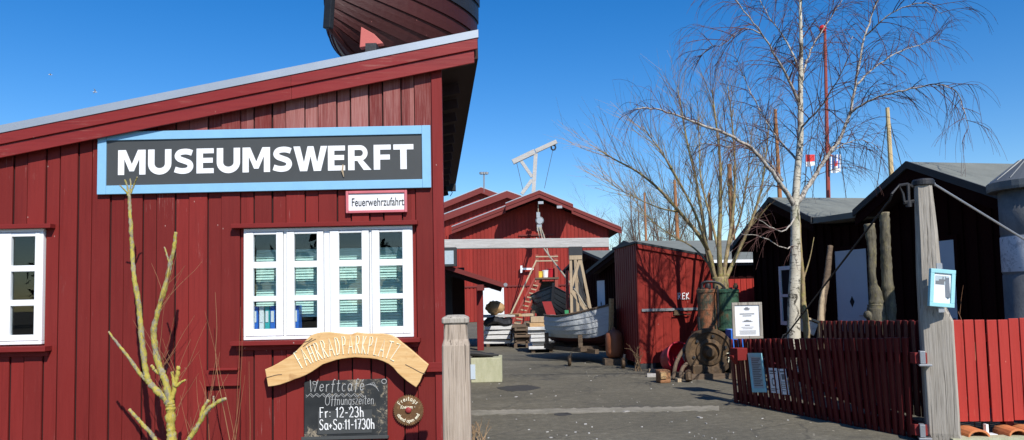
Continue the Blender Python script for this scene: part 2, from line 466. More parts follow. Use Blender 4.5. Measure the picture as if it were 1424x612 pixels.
def text_mesh(name, body, mat, parent, centre, width, height, depth=.006, offset=0.0, xdir=(1,0,0), label=None, space=1.0):
    """built-in font letters as a mesh, fitted into width x height, facing -Y"""
    cu = bpy.data.curves.new('t', 'FONT'); cu.body = body; cu.size = 1; cu.extrude = .01; cu.offset = offset
    cu.space_character = space; cu.resolution_u = 6
    to = bpy.data.objects.new('t', cu); COL.objects.link(to)
    dg = bpy.context.evaluated_depsgraph_get(); dg.update()
    me = bpy.data.meshes.new_from_object(to.evaluated_get(dg))
    bpy.data.objects.remove(to); 
    xs = [v.co.x for v in me.vertices]; ys = [v.co.y for v in me.vertices]
    x0, x1, y0, y1 = min(xs), max(xs), min(ys), max(ys)
    xd = Vector(xdir).normalized(); zd = Vector((0,0,1)); nd = xd.cross(zd)   # towards the viewer
    org = W[parent.name]; c = Vector(centre)
    for v in me.vertices:
        a = ((v.co.x-x0)/(x1-x0)-.5)*width; b = ((v.co.y-y0)/(y1-y0)-.5)*height
        d = (v.co.z/.01)*depth/2
        v.co = c + xd*a + zd*b + nd*d - org
    o = bpy.data.objects.new(name, me); COL.objects.link(o); o.parent = parent; W[o.name] = org
    me.materials.clear(); me.materials.append(M[mat])
    return o

def smooth_line(pts, sub=5):
    pts = [Vector(p) for p in pts]; out_ = []
    q = [pts[0]*2-pts[1]] + pts + [pts[-1]*2-pts[-2]]
    for i in range(1, len(q)-2):
        for k in range(sub):
            t = k/sub; a, b, c, d = q[i-1], q[i], q[i+1], q[i+2]
            out_.append(.5*((2*b) + (c-a)*t + (2*a-5*b+4*c-d)*t*t + (3*b-a-3*c+d)*t**3))
    out_.append(pts[-1]); return out_
# hand-drawn stroke letters
def arc(cx, cy, rx, ry, a0, a1, n=10):
    return [(cx+rx*math.cos(R(a0+(a1-a0)*i/n)), cy+ry*math.sin(R(a0+(a1-a0)*i/n))) for i in range(n+1)]
_e = [(.05,.30),(.44,.36)] + arc(.25,.33,.20,.29,10,330,12)
_o = arc(.25,.31,.22,.31,90,450,14)
GL = {
 'W':(.9,[[(0,1),(.2,0),(.43,.72),(.62,0),(.88,1)]]), 'e':(.5,[_e]), 'é':(.5,[_e,[(.2,.76),(.36,.94)]]),
 'r':(.38,[[(.05,.62),(.08,0)],[(.07,.4),(.2,.58),(.37,.6)]]),
 'f':(.4,[[(.45,.95),(.32,1.02),(.2,.9),(.17,-.1)],[(.02,.58),(.4,.6)]]),
 't':(.38,[[(.18,.95),(.17,.12),(.25,0),(.38,.06)],[(.0,.64),(.38,.66)]]),
 'c':(.45,[arc(.26,.31,.21,.31,50,310,12)]), 'a':(.54,[arc(.24,.31,.2,.31,40,360,14),[(.44,.62),(.44,.1),(.54,0)]]),
 'Ö':(.85,[arc(.4,.5,.36,.5,90,450,18),[(.28,1.12),(.29,1.18)],[(.52,1.12),(.53,1.18)]]),
 'n':(.52,[[(.06,.62),(.07,0)],[(.07,.42),(.2,.6),(.36,.56),(.41,.4),(.42,0)]]),
 'u':(.52,[[(.06,.62),(.07,.2),(.16,.02),(.3,.02),(.42,.2)],[(.43,.62),(.44,0)]]),
 'g':(.52,[arc(.24,.31,.2,.31,40,360,12),[(.44,.62),(.44,-.2),(.3,-.36),(.08,-.3)]]),
 's':(.42,[[(.36,.54),(.24,.62),(.1,.54),(.1,.42),(.3,.28),(.34,.12),(.2,0),(.04,.08)]]),
 'z':(.44,[[(.04,.6),(.38,.6),(.05,.02),(.4,.02)]]), 'i':(.2,[[(.09,.6),(.1,0)],[(.09,.82),(.1,.88)]]),
 'F':(.55,[[(.08,0),(.08,1),(.52,.98)],[(.08,.52),(.42,.54)]]), ':':(.22,[[(.1,.1),(.11,.16)],[(.1,.5),(.11,.56)]]),
 '1':(.32,[[(.03,.76),(.18,1),(.18,0)]]), '2':(.54,[arc(.26,.72,.22,.28,170,-30,9)+[(.04,.02),(.52,.02)]]),
 '3':(.52,[arc(.22,.74,.2,.26,150,-80,9)+arc(.22,.26,.25,.27,80,-150,10)]),
 '7':(.5,[[(.03,.97),(.46,1),(.18,0)],[(.16,.5),(.42,.52)]]), '0':(.52,[arc(.25,.5,.22,.5,90,450,16)]),
 'h':(.52,[[(.06,1.02),(.07,0)],[(.07,.42),(.2,.6),(.36,.56),(.41,.4),(.42,0)]]), '-':(.42,[[(.06,.42),(.36,.44)]]),
 'S':(.6,[[(.5,.86),(.36,1),(.16,.97),(.06,.8),(.14,.6),(.42,.44),(.52,.24),(.4,.03),(.18,-.01),(.02,.14)]]),
 '+':(.46,[[(.2,.14),(.21,.58)],[(.0,.36),(.42,.37)]]), 'o':(.5,[_o]), ' ':(.35,[]),
 'A':(.66,[[(.0,0),(.32,1),(.64,0)],[(.12,.36),(.52,.38)]]), 'H':(.62,[[(.08,0),(.08,1)],[(.54,0),(.54,1)],[(.08,.5),(.54,.52)]]),
 'R':(.6,[[(.08,0),(.08,1),(.4,.98),(.5,.78),(.4,.56),(.08,.5)],[(.2,.5),(.56,0)]]),
 'D':(.62,[[(.08,0),(.08,1),(.36,.94),(.54,.6),(.5,.3),(.34,.06),(.08,0)]]),
 'P':(.56,[[(.08,0),(.08,1),(.38,.98),(.5,.78),(.38,.54),(.08,.48)]]),
 'K':(.58,[[(.08,0),(.08,1)],[(.5,1),(.09,.46),(.54,0)]]), 'L':(.5,[[(.08,1),(.08,.02),(.48,.02)]]),
 'T':(.6,[[(.0,.98),(.58,1)],[(.29,1),(.28,0)]]), 'Z':(.6,[[(.04,.98),(.54,1),(.03,.02),(.58,.0)]]),
 'E':(.52,[[(.5,1),(.08,.98),(.08,0),(.5,.02)],[(.08,.5),(.4,.52)]]),
 'p':(.52,[[(.07,.62),(.06,-.35)],arc(.27,.31,.2,.3,150,-170,12)]), 'b':(.52,[[(.06,1.02),(.07,0)],arc(.27,.3,.2,.3,150,-170,12)]),
 'd':(.54,[arc(.24,.31,.2,.31,40,360,12),[(.45,1.02),(.45,0)]]),
}
def lettering(mb, text, org, size, rad, xdir=(1,0,0), zdir=(0,0,1), gap=.16, jit=.0, slant=0.0, width=None):
    """stroke letters along a straight line; returns the end x"""
    o = Vector(org); X = Vector(xdir); Z = Vector(zdir); x = 0
    if width: X = X*(width/(text_width(text, gap)*size))
    for ch in text:
        wd, st = GL[ch]
        for pl in st:
            q = [o + X*((x+px+slant*py)*size) + Z*((py + jit*rnd.uniform(-1, 1)*.3)*size) for px, py in pl]
            mb.tube(q, rad, 5)
        x += wd + gap
    return x*size
def text_width(text, gap=.16): return sum(GL[c][0]+gap for c in text)-gap
def lettering_arc(mb, text, centre, radius, a_mid, size, rad, gap=.16, inside=False, ws=1.0, X=Vector((1,0,0)), Z=Vector((0,0,1))):
    c = Vector(centre); tot = text_width(text, gap)*size*ws
    sgn = 1 if inside else -1
    a = R(a_mid) - sgn*tot/2/radius
    for ch in text:
        wd, st = GL[ch]
        am = a + sgn*wd*ws*size/2/radius
        rad_d = X*math.cos(am) + Z*math.sin(am)
        tan_d = (X*-math.sin(am) + Z*math.cos(am))*sgn
        upd = -rad_d if inside else rad_d
        o = c + rad_d*radius
        for pl in st:
            mb.tube([o + tan_d*((px-wd/2)*size*ws) + upd*(py*size) for px, py in pl], rad, 5)
        a += sgn*(wd+gap)*ws*size/radius

def board_wall(inner, outer, a, b, top, zbot, nrm, period=.35, ow=.20, th=.024, rects=(), start=0.0, groove=None):
    """board-on-board cladding from plan point a to b. inner/outer: MBs. top: function of s. rects: (s0,s1,z0,z1) openings."""
    a = Vector((a[0], a[1], 0)); b = Vector((b[0], b[1], 0)); L = (b-a).length; d = (b-a)/L; n = Vector(nrm).normalized()
    def piece(mb, s0, s1, off0, off1):
        cuts = sorted({s0, s1, *[min(max(x, s0), s1) for r in rects for x in r[:2]]})
        for c0, c1 in zip(cuts, cuts[1:]):
            if c1 - c0 < .004: continue
            zs = [(zbot, None)]
            holes = sorted((r[2], r[3]) for r in rects if r[0] < (c0+c1)/2 < r[1])
            lo = zbot
            segs = []
            for h0, h1 in holes:
                if h0 > lo: segs.append((lo, lo, h0, h0))
                lo = h1
            segs.append((lo, lo, top(c0), top(c1)))
            for z0a, z0b, z1a, z1b in segs:
                if min(z1a, z1b) - max(z0a, z0b) < .004: continue
                p = [a+d*c0+n*off0+Vector((0,0,z0a)), a+d*c1+n*off0+Vector((0,0,z0b)), a+d*c1+n*off0+Vector((0,0,z1b)), a+d*c0+n*off0+Vector((0,0,z1a))]
                mb.quadbox(*p, n*(off1-off0))
    s = start - period
    while s < L + period/2:
        s0, s1 = max(s, 0), min(s+period, L)
        if groove is not None:      # back sheet, under board with open joints, proud board
            if s1 - s0 > .01: piece(groove, s0, s1, -.03, -.004)
            j0, j1 = max(s + ow/2 + .014, 0), min(s + period - ow/2 - .014, L)
            if j1 - j0 > .01: piece(inner, j0, j1, -.003, .012 + rnd.uniform(-.003, .003))
        elif s1 - s0 > .01: piece(inner, s0, s1 - .003, -.03, 0)
        o0 = max(s - ow/2 + rnd.uniform(-.006, .006), 0); o1 = min(s + ow/2 + rnd.uniform(-.006, .006), L)
        if o1 - o0 > .01: piece(outer, o0, o1, .001, th)
        s += period

# ================================================================== SETTING
structure('ground', MB().box((0, 900, -.25), (5000, 2200, .5)), 'asphalt')
a, b = G(690, 577), G(985, 570)
for px_, nm_ in (([(690,538),(742,533),(752,541),(700,548)], 'painted_shadow'), ([(769,575),(790,573),(796,577),(775,580)], 'drain_cover')):  # first outline: a cast shadow painted as dark ground; second: the cover
    mb = MB(); q_ = [G(*p) for p in px_]; c_ = sum(q_, Vector())/4; rg = []
    for i in range(28):
        t_ = i/28*4; j_ = int(t_); e_ = q_[j_].lerp(q_[(j_+1) % 4], t_-j_); m_ = c_ + (e_-c_).normalized()*((q_[0]-c_).length*.6+(e_-c_).length*.25)*rnd.uniform(.88, 1.1); rg.append(m_)
    mb.prism(rg, (0, 0, .004)); structure(nm_, mb, flat('shadow_and_cover_dark', (.05, .046, .04), .85, var=.3, sc=8))
mb = MB(); n_ = 70; va, vb = [], []
for i in range(n_+1):
    u = 655 + 345*i/n_; va.append(G(u, 577.5 - 6.5*i/n_ + rnd.uniform(-.7, .7))); vb.append(G(u, 571 - 6.5*i/n_ + rnd.uniform(-.9, .9)))
for i in range(n_):
    if rnd.random() < .985: mb.quadbox(va[i], va[i+1], vb[i+1], vb[i], (0, 0, .004))
structure('concrete_strip', mb, 'strip')

# ================================================================== MUSEUM BUILDING
FY = 8.0
base = (-4.5, FY, 0)
mus = thing('museum_building', 'red boarded foreground building with single pitch roof and white casement windows', 'building', base)
A0, B0 = P(0, 174, 7.84), P(665, 41, 7.84)
k_roof = (B0.z - A0.z)/(B0.x - A0.x)
def roofz(x): return A0.z + (x - A0.x)*k_roof
XL, XR = -9.5, P(617, 440, FY).x
wl = lambda s: roofz(XL + s) - .22
# window openings
def rect(u0, u1, v0, v1, Y=FY):
    um, vm = (u0+u1)/2, (v0+v1)/2
    return P(u0, vm, Y).x, P(u1, vm, Y).x, P(um, v1, Y).z, P(um, v0, Y).z
RW = rect(341, 575, 316.5, 470.5)
LWr = rect(0, 63, 319, 479); LW = (LWr[1]-1.02, LWr[1], LWr[2], LWr[3])
rects = [(r[0]-XL+.015, r[1]-XL-.015, r[2]+.015, r[3]-.015) for r in (RW, LW)]
inn, out, grv = MB(), MB(), MB()
board_wall(inn, out, (XL, FY), (XR, FY), wl, .04, (0, -1, 0),  .352, .190, .026, rects, start=.12, groove=grv)
grv.build('wall', 'groove', mus); inn.build('under_boards', 'facade', mus, bevel=.003)
out.build('cladding', 'facade', mus, bevel=.003)
# other walls (mostly unseen)
mb = MB(); mb.prism([(XR-.02, FY, .04), (-1.64, 16.6, .04), (-1.64, 16.6, roofz(-1.64)-.2), (XR-.02, FY, roofz(XR)-.2)], (-.12, 0, 0))
mb.prism([(XL, FY+.02, .04), (XL, 16.6, .04), (XL, 16.6, roofz(XL)-.2), (XL, FY+.02, roofz(XL)-.2)], (.12, 0, 0))
mb.prism([(XL, 16.6, .04), (-1.64, 16.6, .04), (-1.64, 16.6, roofz(-1.64)-.2), (XL, 16.6, roofz(XL)-.2)], (0, -.12, 0))
mb.build('side_wall', 'hut', mus)
# inside: black room right behind the windows
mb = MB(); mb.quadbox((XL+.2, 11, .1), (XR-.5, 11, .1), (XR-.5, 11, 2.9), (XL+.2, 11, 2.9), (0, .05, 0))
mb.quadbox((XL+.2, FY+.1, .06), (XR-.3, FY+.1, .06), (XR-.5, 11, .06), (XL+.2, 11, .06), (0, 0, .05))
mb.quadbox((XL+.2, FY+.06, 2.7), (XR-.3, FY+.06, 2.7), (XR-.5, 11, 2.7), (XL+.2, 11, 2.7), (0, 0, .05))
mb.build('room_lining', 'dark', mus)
# roof slab, edge flashing, fascia boards, corner board
x0, x1 = XL - .4, B0.x
xb = -1.27
mb = MB()
q = [(x0, 7.93, roofz(x0)-.03), (x1-.01, 7.93, roofz(x1)-.03), (xb, 16.95, roofz(x1)-.03), (x0, 16.95, roofz(x0)-.03)]
mb.quadbox(*q, (0, 0, -.26))
for i in range(13):      # rafter tails under the overhang
    t = (i + .5)/13; y = 8.35 + t*8.3; xe = x1 + (xb-x1)*(y-7.88)/9.07 - .03
    mb.bar((xe-.62, y, roofz(xe-.62)-.36), (xe-.16, y, roofz(xe-.16)-.36), .07, .12)
roof_o = mb.build('roof', 'soffit', mus)
mb = MB(); mb.quadbox((x0, 7.84, roofz(x0)), (x1, 7.84, roofz(x1)), (x1, 7.84, roofz(x1)-.085), (x0, 7.84, roofz(x0)-.085), (0, .05, 0))
mb.quadbox((x0, 7.89, roofz(x0)), (x1, 7.89, roofz(x1)), (xb, 16.97, roofz(x1)), (x0, 16.97, roofz(x0)), (0, 0, -.028))
mb.build('roof_edge', 'zinc', roof_o)
for dz0, dz1, yy, xe in ((.0855, .205, 7.85, x1-.012), (.206, .345, 7.872, x1-.05)):
    mb = MB(); n = 3
    cuts = [x0, -5.9, -2.35, xe]
    for c0, c1 in zip(cuts, cuts[1:]):
        mb.quadbox((c0+.001, yy, roofz(c0)-dz0), (c1-.001, yy, roofz(c1)-dz0), (c1-.001, yy, roofz(c1)-dz1), (c0+.001, yy, roofz(c0)-dz1), (0, .028, 0))
    mb.build('fascia_board', 'fascia', mus, bevel=.004)
c0, c1 = P(603, 300, FY).x, P(617.5, 300, FY).x
mb = MB(); mb.quadbox((c0, FY-.05, .04), (c1, FY-.05, .04), (c1, FY-.05, roofz(c1)-.3), (c0, FY-.05, roofz(c0)-.3), (0, .06, 0))
mb.build('corner_board', 'trimv', mus, bevel=.004)
# ledger strip across the boards low on the wall
r = rect(290, 336, 514, 536)
mb = MB(); mb.box(((r[0]+r[1])/2, FY-.045, (r[2]+r[3])/2), (r[1]-r[0], .04, r[3]-r[2])); mb.box(((r[0]+r[1])/2+.02, FY-.07, r[3]+.012), (r[1]-r[0]-.05, .09, .022))
mb.build('cover_board', 'trim', mus, bevel=.004)
r = rect(598, 616, 505, 514)
mb = MB(); mb.box(((r[0]+r[1])/2+.02, FY-.07, (r[2]+r[3])/2), (r[1]-r[0]+.1, .04, .1)); mb.build('cover_board', 'trim', mus, bevel=.004)

def casement(win, x0, x1, z0, z1, px0, px1, rows, yf):
    """one opening sash: stiles and rails with three panes"""
    mb = MB(); d = .05
    mb.box(((x0+px0)/2, yf, (z0+z1)/2), (px0-x0, d, z1-z0)); mb.box(((px1+x1)/2, yf, (z0+z1)/2), (x1-px1, d, z1-z0))
    zz = [z0] + [z for r in rows for z in r] + [z1]
    for i in range(0, len(zz), 2):
        mb.box(((px0+px1)/2, yf+.002, (zz[i]+zz[i+1])/2), (px1-px0-.001, d-.004, zz[i+1]-zz[i]))
    o = mb.build('casement', 'white', win, bevel=.006)
    mb = MB()
    for a_, b_ in rows: mb.box(((px0+px1)/2, yf+.008, (a_+b_)/2), (px1-px0, .006, b_-a_))
    return o, mb
def window(R_, sashes, rowpx, lint, sill, um):
    x0, x1, z0, z1 = R_
    mb = MB(); t = .035
    mb.box(((x0+x1)/2, FY-.005, z1-t/2), (x1-x0, .09, t)); mb.box(((x0+x1)/2, FY-.005, z0+t/2), (x1-x0, .09, t))
    mb.box((x0+t/2, FY-.005, (z0+z1)/2), (t, .09, z1-z0-2*t)); mb.box((x1-t/2, FY-.005, (z0+z1)/2), (t, .09, z1-z0-2*t))
    for i in range(len(sashes)-1):
        e = (sashes[i][1]+sashes[i+1][0])/2; wd = sashes[i+1][0]-sashes[i][1]
        mb.box((e, FY-.004, (z0+z1)/2), (max(wd-.004, .01), .07, z1-z0-2*t-.002))
    win = mb.build('window', 'white', mus, bevel=.005)
    rows = sorted((P(um, b_, FY).z, P(um, a_, FY).z) for a_, b_ in rowpx)
    for s0, s1, p0, p1 in sashes:
        o, g = casement(win, s0+.004, s1-.004, z0+t+.004, z1-t-.004, p0, p1, rows, FY-.03)
        g.build('pane', 'glass', win)
    mb = MB(); mb.box(((lint[0]+lint[1])/2, FY-.06, (lint[2]+lint[3])/2), (lint[1]-lint[0], .1, lint[3]-lint[2])); mb.build('lintel', 'trim', win, bevel=.004)
    mb = MB(); mb.box(((sill[0]+sill[1])/2, FY-.075, (sill[2]+sill[3])/2), (sill[1]-sill[0], .13, sill[3]-sill[2]))
    mb.box(((sill[0]+sill[1])/2, FY-.03, sill[2]-.03), (sill[1]-sill[0]-.06, .03, .05)); mb.build('sill', 'trim', win, bevel=.005)
    return win
X = lambda u, v=395: P(u, v, FY).x
sash = [(343.7, 396, 354.5, 386), (400, 452, 411, 442.5), (460, 515, 473, 504.5), (518, 572.6, 529, 561)]
rwin = window(RW, [tuple(X(q) for q in s_) for s_ in sash], [(325, 362.5), (371.5, 410), (417.5, 455.5)], rect(326, 582, 310, 316), rect(326, 586, 471.5, 477.5), 458)
# roller of pale slats behind the glass
mb = MB()
for s_ in sash:
    a_, b_ = X(s_[0])+.03, X(s_[1])-.03
    ztop, zbot = P(458, 346, FY).z, P(458, 459 if s_[0] > 455 else 440, FY).z
    z = ztop; i = 0
    while z > zbot:
        mb.box(((a_+b_)/2, FY+.20 + .004*(i % 2), z), (b_-a_, .036, .003), Matrix.Rotation(R(58), 3, 'X')); z -= .030; i += 1
mb.build('blind', 'blind', rwin)
mb = MB(); mb.box(((RW[0]+RW[1])/2, FY+.21, RW[2]+.03), (RW[1]-RW[0], .34, .03)); mb.build('inner_ledge', 'white', rwin)
lx0, lx1 = LW[0], LW[1]; mid = (lx0+lx1)/2
XX = lambda u: P(u, 397, FY).x
p0, p1 = XX(19), XX(52)
window(LW, [(lx0+.03, mid-.01, lx0+lx1-p1, lx0+lx1-p0), (mid+.01, lx1-.03, p0, p1)], [(329.6, 369.5), (378, 417), (425.5, 465.5)],
       (lx0-.1, XX(77), P(35, 319, FY).z, P(35, 313, FY).z), (lx0-.1, XX(75), P(35, 488.5, FY).z, P(35, 481, FY).z), 35)
# ring binders standing on the inner ledge
for u, wd, mt, lab in ((357.5, .06, 'bluep', 'blue binder leaning at the left behind the lower left pane of the wide window'), (366.5, .05, 'white', 'white binder behind the lower left pane of the wide window'),
                   (374.5, .05, 'tealp', 'turquoise binder between the white binder and a blue one in the wide window'), (382, .055, 'bluep', 'blue binder right of the turquoise one in the lower left pane of the wide window'),
                   (413, .075, 'bluep', 'blue binder alone behind the second casement of the wide window')):
    zb = RW[2]+.046; xx = P(u, 440, FY+.12).x; t_ = thing('ring_binder', lab, 'binder', (xx, FY+.1, zb), 'binders in the window')
    MB().box((xx, FY+.115, zb+.16), (wd, .13, .31)).build('cover', mt, t_, bevel=.006)
    MB().box((xx, FY+.044, zb+.2), (wd*.6, .004, .12)).build('spine_label', 'paper', t_)

# ------------------------------------------------------------------ signs on the wall
def ribbon(c, w_):
    L_, R_ = [], []
    for i, p in enumerate(c):
        a, b = c[max(i-1, 0)], c[min(i+1, len(c)-1)]; dx, dy = b[0]-a[0], b[1]-a[1]; k = math.hypot(dx, dy)
        nx, ny = -dy/k*w_/2, dx/k*w_/2; L_.append((p[0]+nx, p[1]+ny)); R_.append((p[0]-nx, p[1]-ny))
    return L_, R_
def cr2(pts, sub=5):
    q = [Vector((p[0], p[1], 0)) for p in pts]; e = [q[0]*2-q[1]] + q + [q[-1]*2-q[-2]]; o = []
    for i in range(1, len(e)-2):
        for k in range(sub):
            t = k/sub; a, b, c, d = e[i-1:i+3]; v = .5*((2*b)+(c-a)*t+(2*a-5*b+4*c-d)*t*t+(3*b-a-3*c+d)*t**3); o.append((v.x, v.y))
    return o + [tuple(pts[-1])]
BL = {
 'M': (1.12, [[(0,0),(0,1),(.31,1),(.56,.42),(.81,1),(1.12,1),(1.12,0),(.87,0),(.87,.64),(.65,.14),(.47,.14),(.25,.64),(.25,0)]], []),
 'U': (.95, [], [([(.13,1),(.13,.7)] + arc(.475,.42,.345,.305,180,360,16) + [(.82,.7),(.82,1)], .26)]),
 'S': (.82, [], [(cr2([(.74,.83),(.60,.875),(.43,.89),(.23,.85),(.145,.72),(.22,.60),(.42,.52),(.62,.43),(.675,.28),(.58,.15),(.40,.11),(.22,.125),(.04,.18)]), .23)]),
 'E': (.72, [[(0,0),(0,1),(.70,1),(.70,.80),(.26,.80),(.26,.62),(.66,.62),(.66,.42),(.26,.42),(.26,.20),(.70,.20),(.70,0)]], []),
 'W': (1.38, [[(0,1),(.27,1),(.43,.34),(.58,1),(.82,1),(.97,.34),(1.12,1),(1.38,1),(1.12,0),(.83,0),(.70,.60),(.56,0),(.27,0)]], []),
 'R': (.94, [[(0,0),(0,1),(.26,1),(.26,0)], [(.34,.42),(.58,.42),(.95,0),(.63,0)]], [([(.255,.905),(.48,.905)] + arc(.48,.685,.22,.22,80,-80,10) + [(.48,.465),(.255,.465)], .19)]),
 'F': (.70, [[(0,0),(0,1),(.70,1),(.70,.80),(.26,.80),(.26,.60),(.66,.60),(.66,.40),(.26,.40),(.26,0)]], []),
 'T': (.82, [[(0,1),(.82,1),(.82,.79),(.54,.79),(.54,0),(.28,0),(.28,.79),(0,.79)]], []),
}
def block_letters(parent, txt, x0, x1, zc, h, yf, dep, gap=.105):
    kern = {i: .075 for i in range(len(txt)-1) if 'W' in txt[i:i+2]}; tot = sum(BL[c][0] for c in txt) + gap*(len(txt)-1) - sum(kern.values()); kx = (x1-x0)/tot; x = 0
    for n_, ch in enumerate(txt):
        mb = MB(); wd, polys, ribs = BL[ch]; T_ = lambda p, dy=0.0: Vector((x0+(x+p[0])*kx, yf+dy, zc+(p[1]-.5)*h))
        for i, pl in enumerate(polys): mb.prism([T_(p, .0006*i) for p in pl], (0, dep, 0))
        for c, w_ in ribs:
            l, r = ribbon(c, w_)
            for i in range(len(c)-1): mb.quadbox(T_(l[i], .0004), T_(l[i+1], .0004), T_(r[i+1], .0004), T_(r[i], .0004), (0, dep, 0))
        mb.build('letter', 'letter', parent); x += wd + gap - kern.get(n_, 0)
def board_sign(name, label, cat, r, yf, fw, frame_mat, panel_mat, group=None):
    x0, x1, z0, z1 = r
    t_ = thing(name, label, cat, ((x0+x1)/2, yf, z0), group)
    mb = MB(); d = .035
    mb.box(((x0+x1)/2, yf+d/2, z1-fw/2), (x1-x0-2*fw-.002, d-.002, fw)); mb.box(((x0+x1)/2, yf+d/2, z0+fw/2), (x1-x0-2*fw-.002, d-.002, fw))
    mb.box((x0+fw/2, yf+d/2, (z0+z1)/2), (fw, d, z1-z0)); mb.box((x1-fw/2, yf+d/2, (z0+z1)/2), (fw, d, z1-z0))
    mb.build('frame', frame_mat, t_, bevel=.004)
    MB().box(((x0+x1)/2, yf+d/2+.01, (z0+z1)/2), (x1-x0-2*fw+.01, .02, z1-z0-2*fw+.01)).build('panel', panel_mat, t_)
    return t_
r = rect(140.5, 600, 181, 267)
ms = board_sign('museum_sign', 'long dark grey sign with light blue frame and white capital letters MUSEUMSWERFT', 'sign', r, FY-.075, .094, 'blue', 'signgrey')
lx0_, lx1_ = P(164, 222, FY-.065).x, P(575, 222, FY-.065).x
block_letters(ms, 'MUSEUMSWERFT', lx0_, lx1_, P(370, 222, FY-.06).z, .272, FY-.0625, .012)
mb = MB()   # bird dropping / splinter streak
mb.tube([P(477, 229, FY-.07), P(476, 238, FY-.07), P(478, 246, FY-.07)], [.008, .012, .004], 6); mb.build('streak', 'palewood', ms)
r = rect(482.5, 567, 266, 296.5)
fs = board_sign('access_sign', 'small white plate with faded red border reading Feuerwehrzufahrt below the long sign', 'sign', r, FY-.062, .028, 'signred', 'paper')
a_, b_ = P(489, 282, FY-.06).x, P(561.5, 282, FY-.06).x
text_mesh('lettering', 'Feuerwehrzufahrt', 'letterblack', fs, ((a_+b_)/2, FY-.0475, P(525, 280.5, FY-.05).z), b_-a_, .088, .004)

# live-edge slab sign
Zs = lambda x, y: P(350 + x/3.559, 440 + y/3.559, FY-.17)
outl = [(67,265),(98,250),(130,235),(165,214),(200,190),(228,165),(250,140),(268,116),(290,95),(315,84),(340,79),(380,76),(420,81),(455,84),(490,88),(505,84),(520,79),(560,83),(600,85),(645,87),(690,92),(722,112),(750,135),(785,163),(820,190),(850,214),(878,240),
        (862,268),(846,295),(831,325),(815,350),(792,336),(770,320),(745,302),(720,280),(702,256),(680,235),(652,221),(620,212),(585,207),(550,204),(515,202),(480,203),(450,208),(420,215),(385,227),(350,240),(320,258),(290,275),(265,292),(240,305),(215,310),(190,322),(165,330),(140,340),(110,346),(80,350),(73,308)]
pts = [Zs(*p) for p in outl]
pts = [p + Vector((rnd.uniform(-.005,.005), 0, rnd.uniform(-.006,.006))) for p in pts]
sl = thing('bicycle_parking_sign', 'arched honey coloured live edge wooden slab with carved letters FAHRRADPARKPLATZ', 'sign', (pts[41].x, FY-.12, pts[41].z))
mb = MB(); mb.prism(pts, (0, .045, 0)); mb.build('slab', 'slab', sl, bevel=.006)
for q_ in ([(76,302),(100,296),(128,289),(150,288)], [(760,238),(800,258),(835,277),(858,284)], [(255,150),(285,128),(318,112)], [(268,160),(290,146),(310,140)], [(258,128),(282,122),(300,108)]):
    mb = MB(); mb.tube(smooth_line([Zs(*p)+Vector((0,-.001,0)) for p in q_], 4), .0045, 5); mb.build('crack', 'oldplank', sl)
mb = MB()
letters = 'FAHRRADPARKPLATZ'
# baseline follows the slab's arch
c1, c2, c3 = Zs(248, 258), Zs(485, 184), Zs(706, 222)
def circ(p, q, r_):
    ax, ay, bx, by, cx, cy = p.x, p.z, q.x, q.z, r_.x, r_.z
    d = 2*(ax*(by-cy)+bx*(cy-ay)+cx*(ay-by))
    ux = ((ax*ax+ay*ay)*(by-cy)+(bx*bx+by*by)*(cy-ay)+(cx*cx+cy*cy)*(ay-by))/d
    uy = ((ax*ax+ay*ay)*(cx-bx)+(bx*bx+by*by)*(ax-cx)+(cx*cx+cy*cy)*(bx-ax))/d
    return Vector((ux, p.y-.004, uy)), math.hypot(ax-ux, ay-uy)
cc, rr = circ(c1, c2, c3)
aa = math.degrees(math.atan2(c1.z-cc.z, c1.x-cc.x)); ab = math.degrees(math.atan2(c3.z-cc.z, c3.x-cc.x))
alen = R(aa-ab)*rr; size = .185; gap = .22; ws_ = alen/size/text_width(letters, gap)
lettering_arc(mb, letters, cc, rr, (aa+ab)/2, size, .0060, gap, ws=ws_)
mb.build('lettering', 'carve', sl)

# chalkboard
Zc = lambda x, y, dy=0.0: P(350 + x/3.559, 440 + y/3.559, FY-.07-dy)
r0, r1, r2, r3 = Zc(260, 323), Zc(671, 308), Zc(671, 590), Zc(260, 597)
cb = thing('chalkboard', 'worn black chalkboard with handwritten cafe opening hours under the arched slab', 'chalkboard', ((r0.x+r1.x)/2, FY-.07, r2.z))
MB().quadbox(r0, r1, r2, r3, (0, .03, 0)).build('board', 'chalkboard', cb, bevel=.003)
a_, b_ = Zc(328, 470, .006), Zc(597, 575, .006)
MB().quadbox(a_, (b_.x, a_.y, a_.z+.008), (b_.x-.005, b_.y, b_.z), (a_.x, b_.y, b_.z-.008), (0, .005, 0)).build('hours_panel', 'signgrey', cb)
MB().box(((r2.x+r3.x)/2, FY-.085, r2.z-.012), (r1.x-r0.x+.03, .075, .02)).box(((r2.x+r3.x)/2, FY-.118, r2.z-.002), (r1.x-r0.x+.03, .008, .03)).build('chalk_rail', 'signgrey', cb, bevel=.003)
mb = MB(); lettering(mb, 'Werftcafé', Zc(285, 374, .004), .125, .0044, gap=.22, slant=.12, jit=.05, width=.58)
lettering(mb, 'Öffnungszeiten', Zc(362, 440, .004), .098, .0034, gap=.10, slant=.1, jit=.05, width=.52)
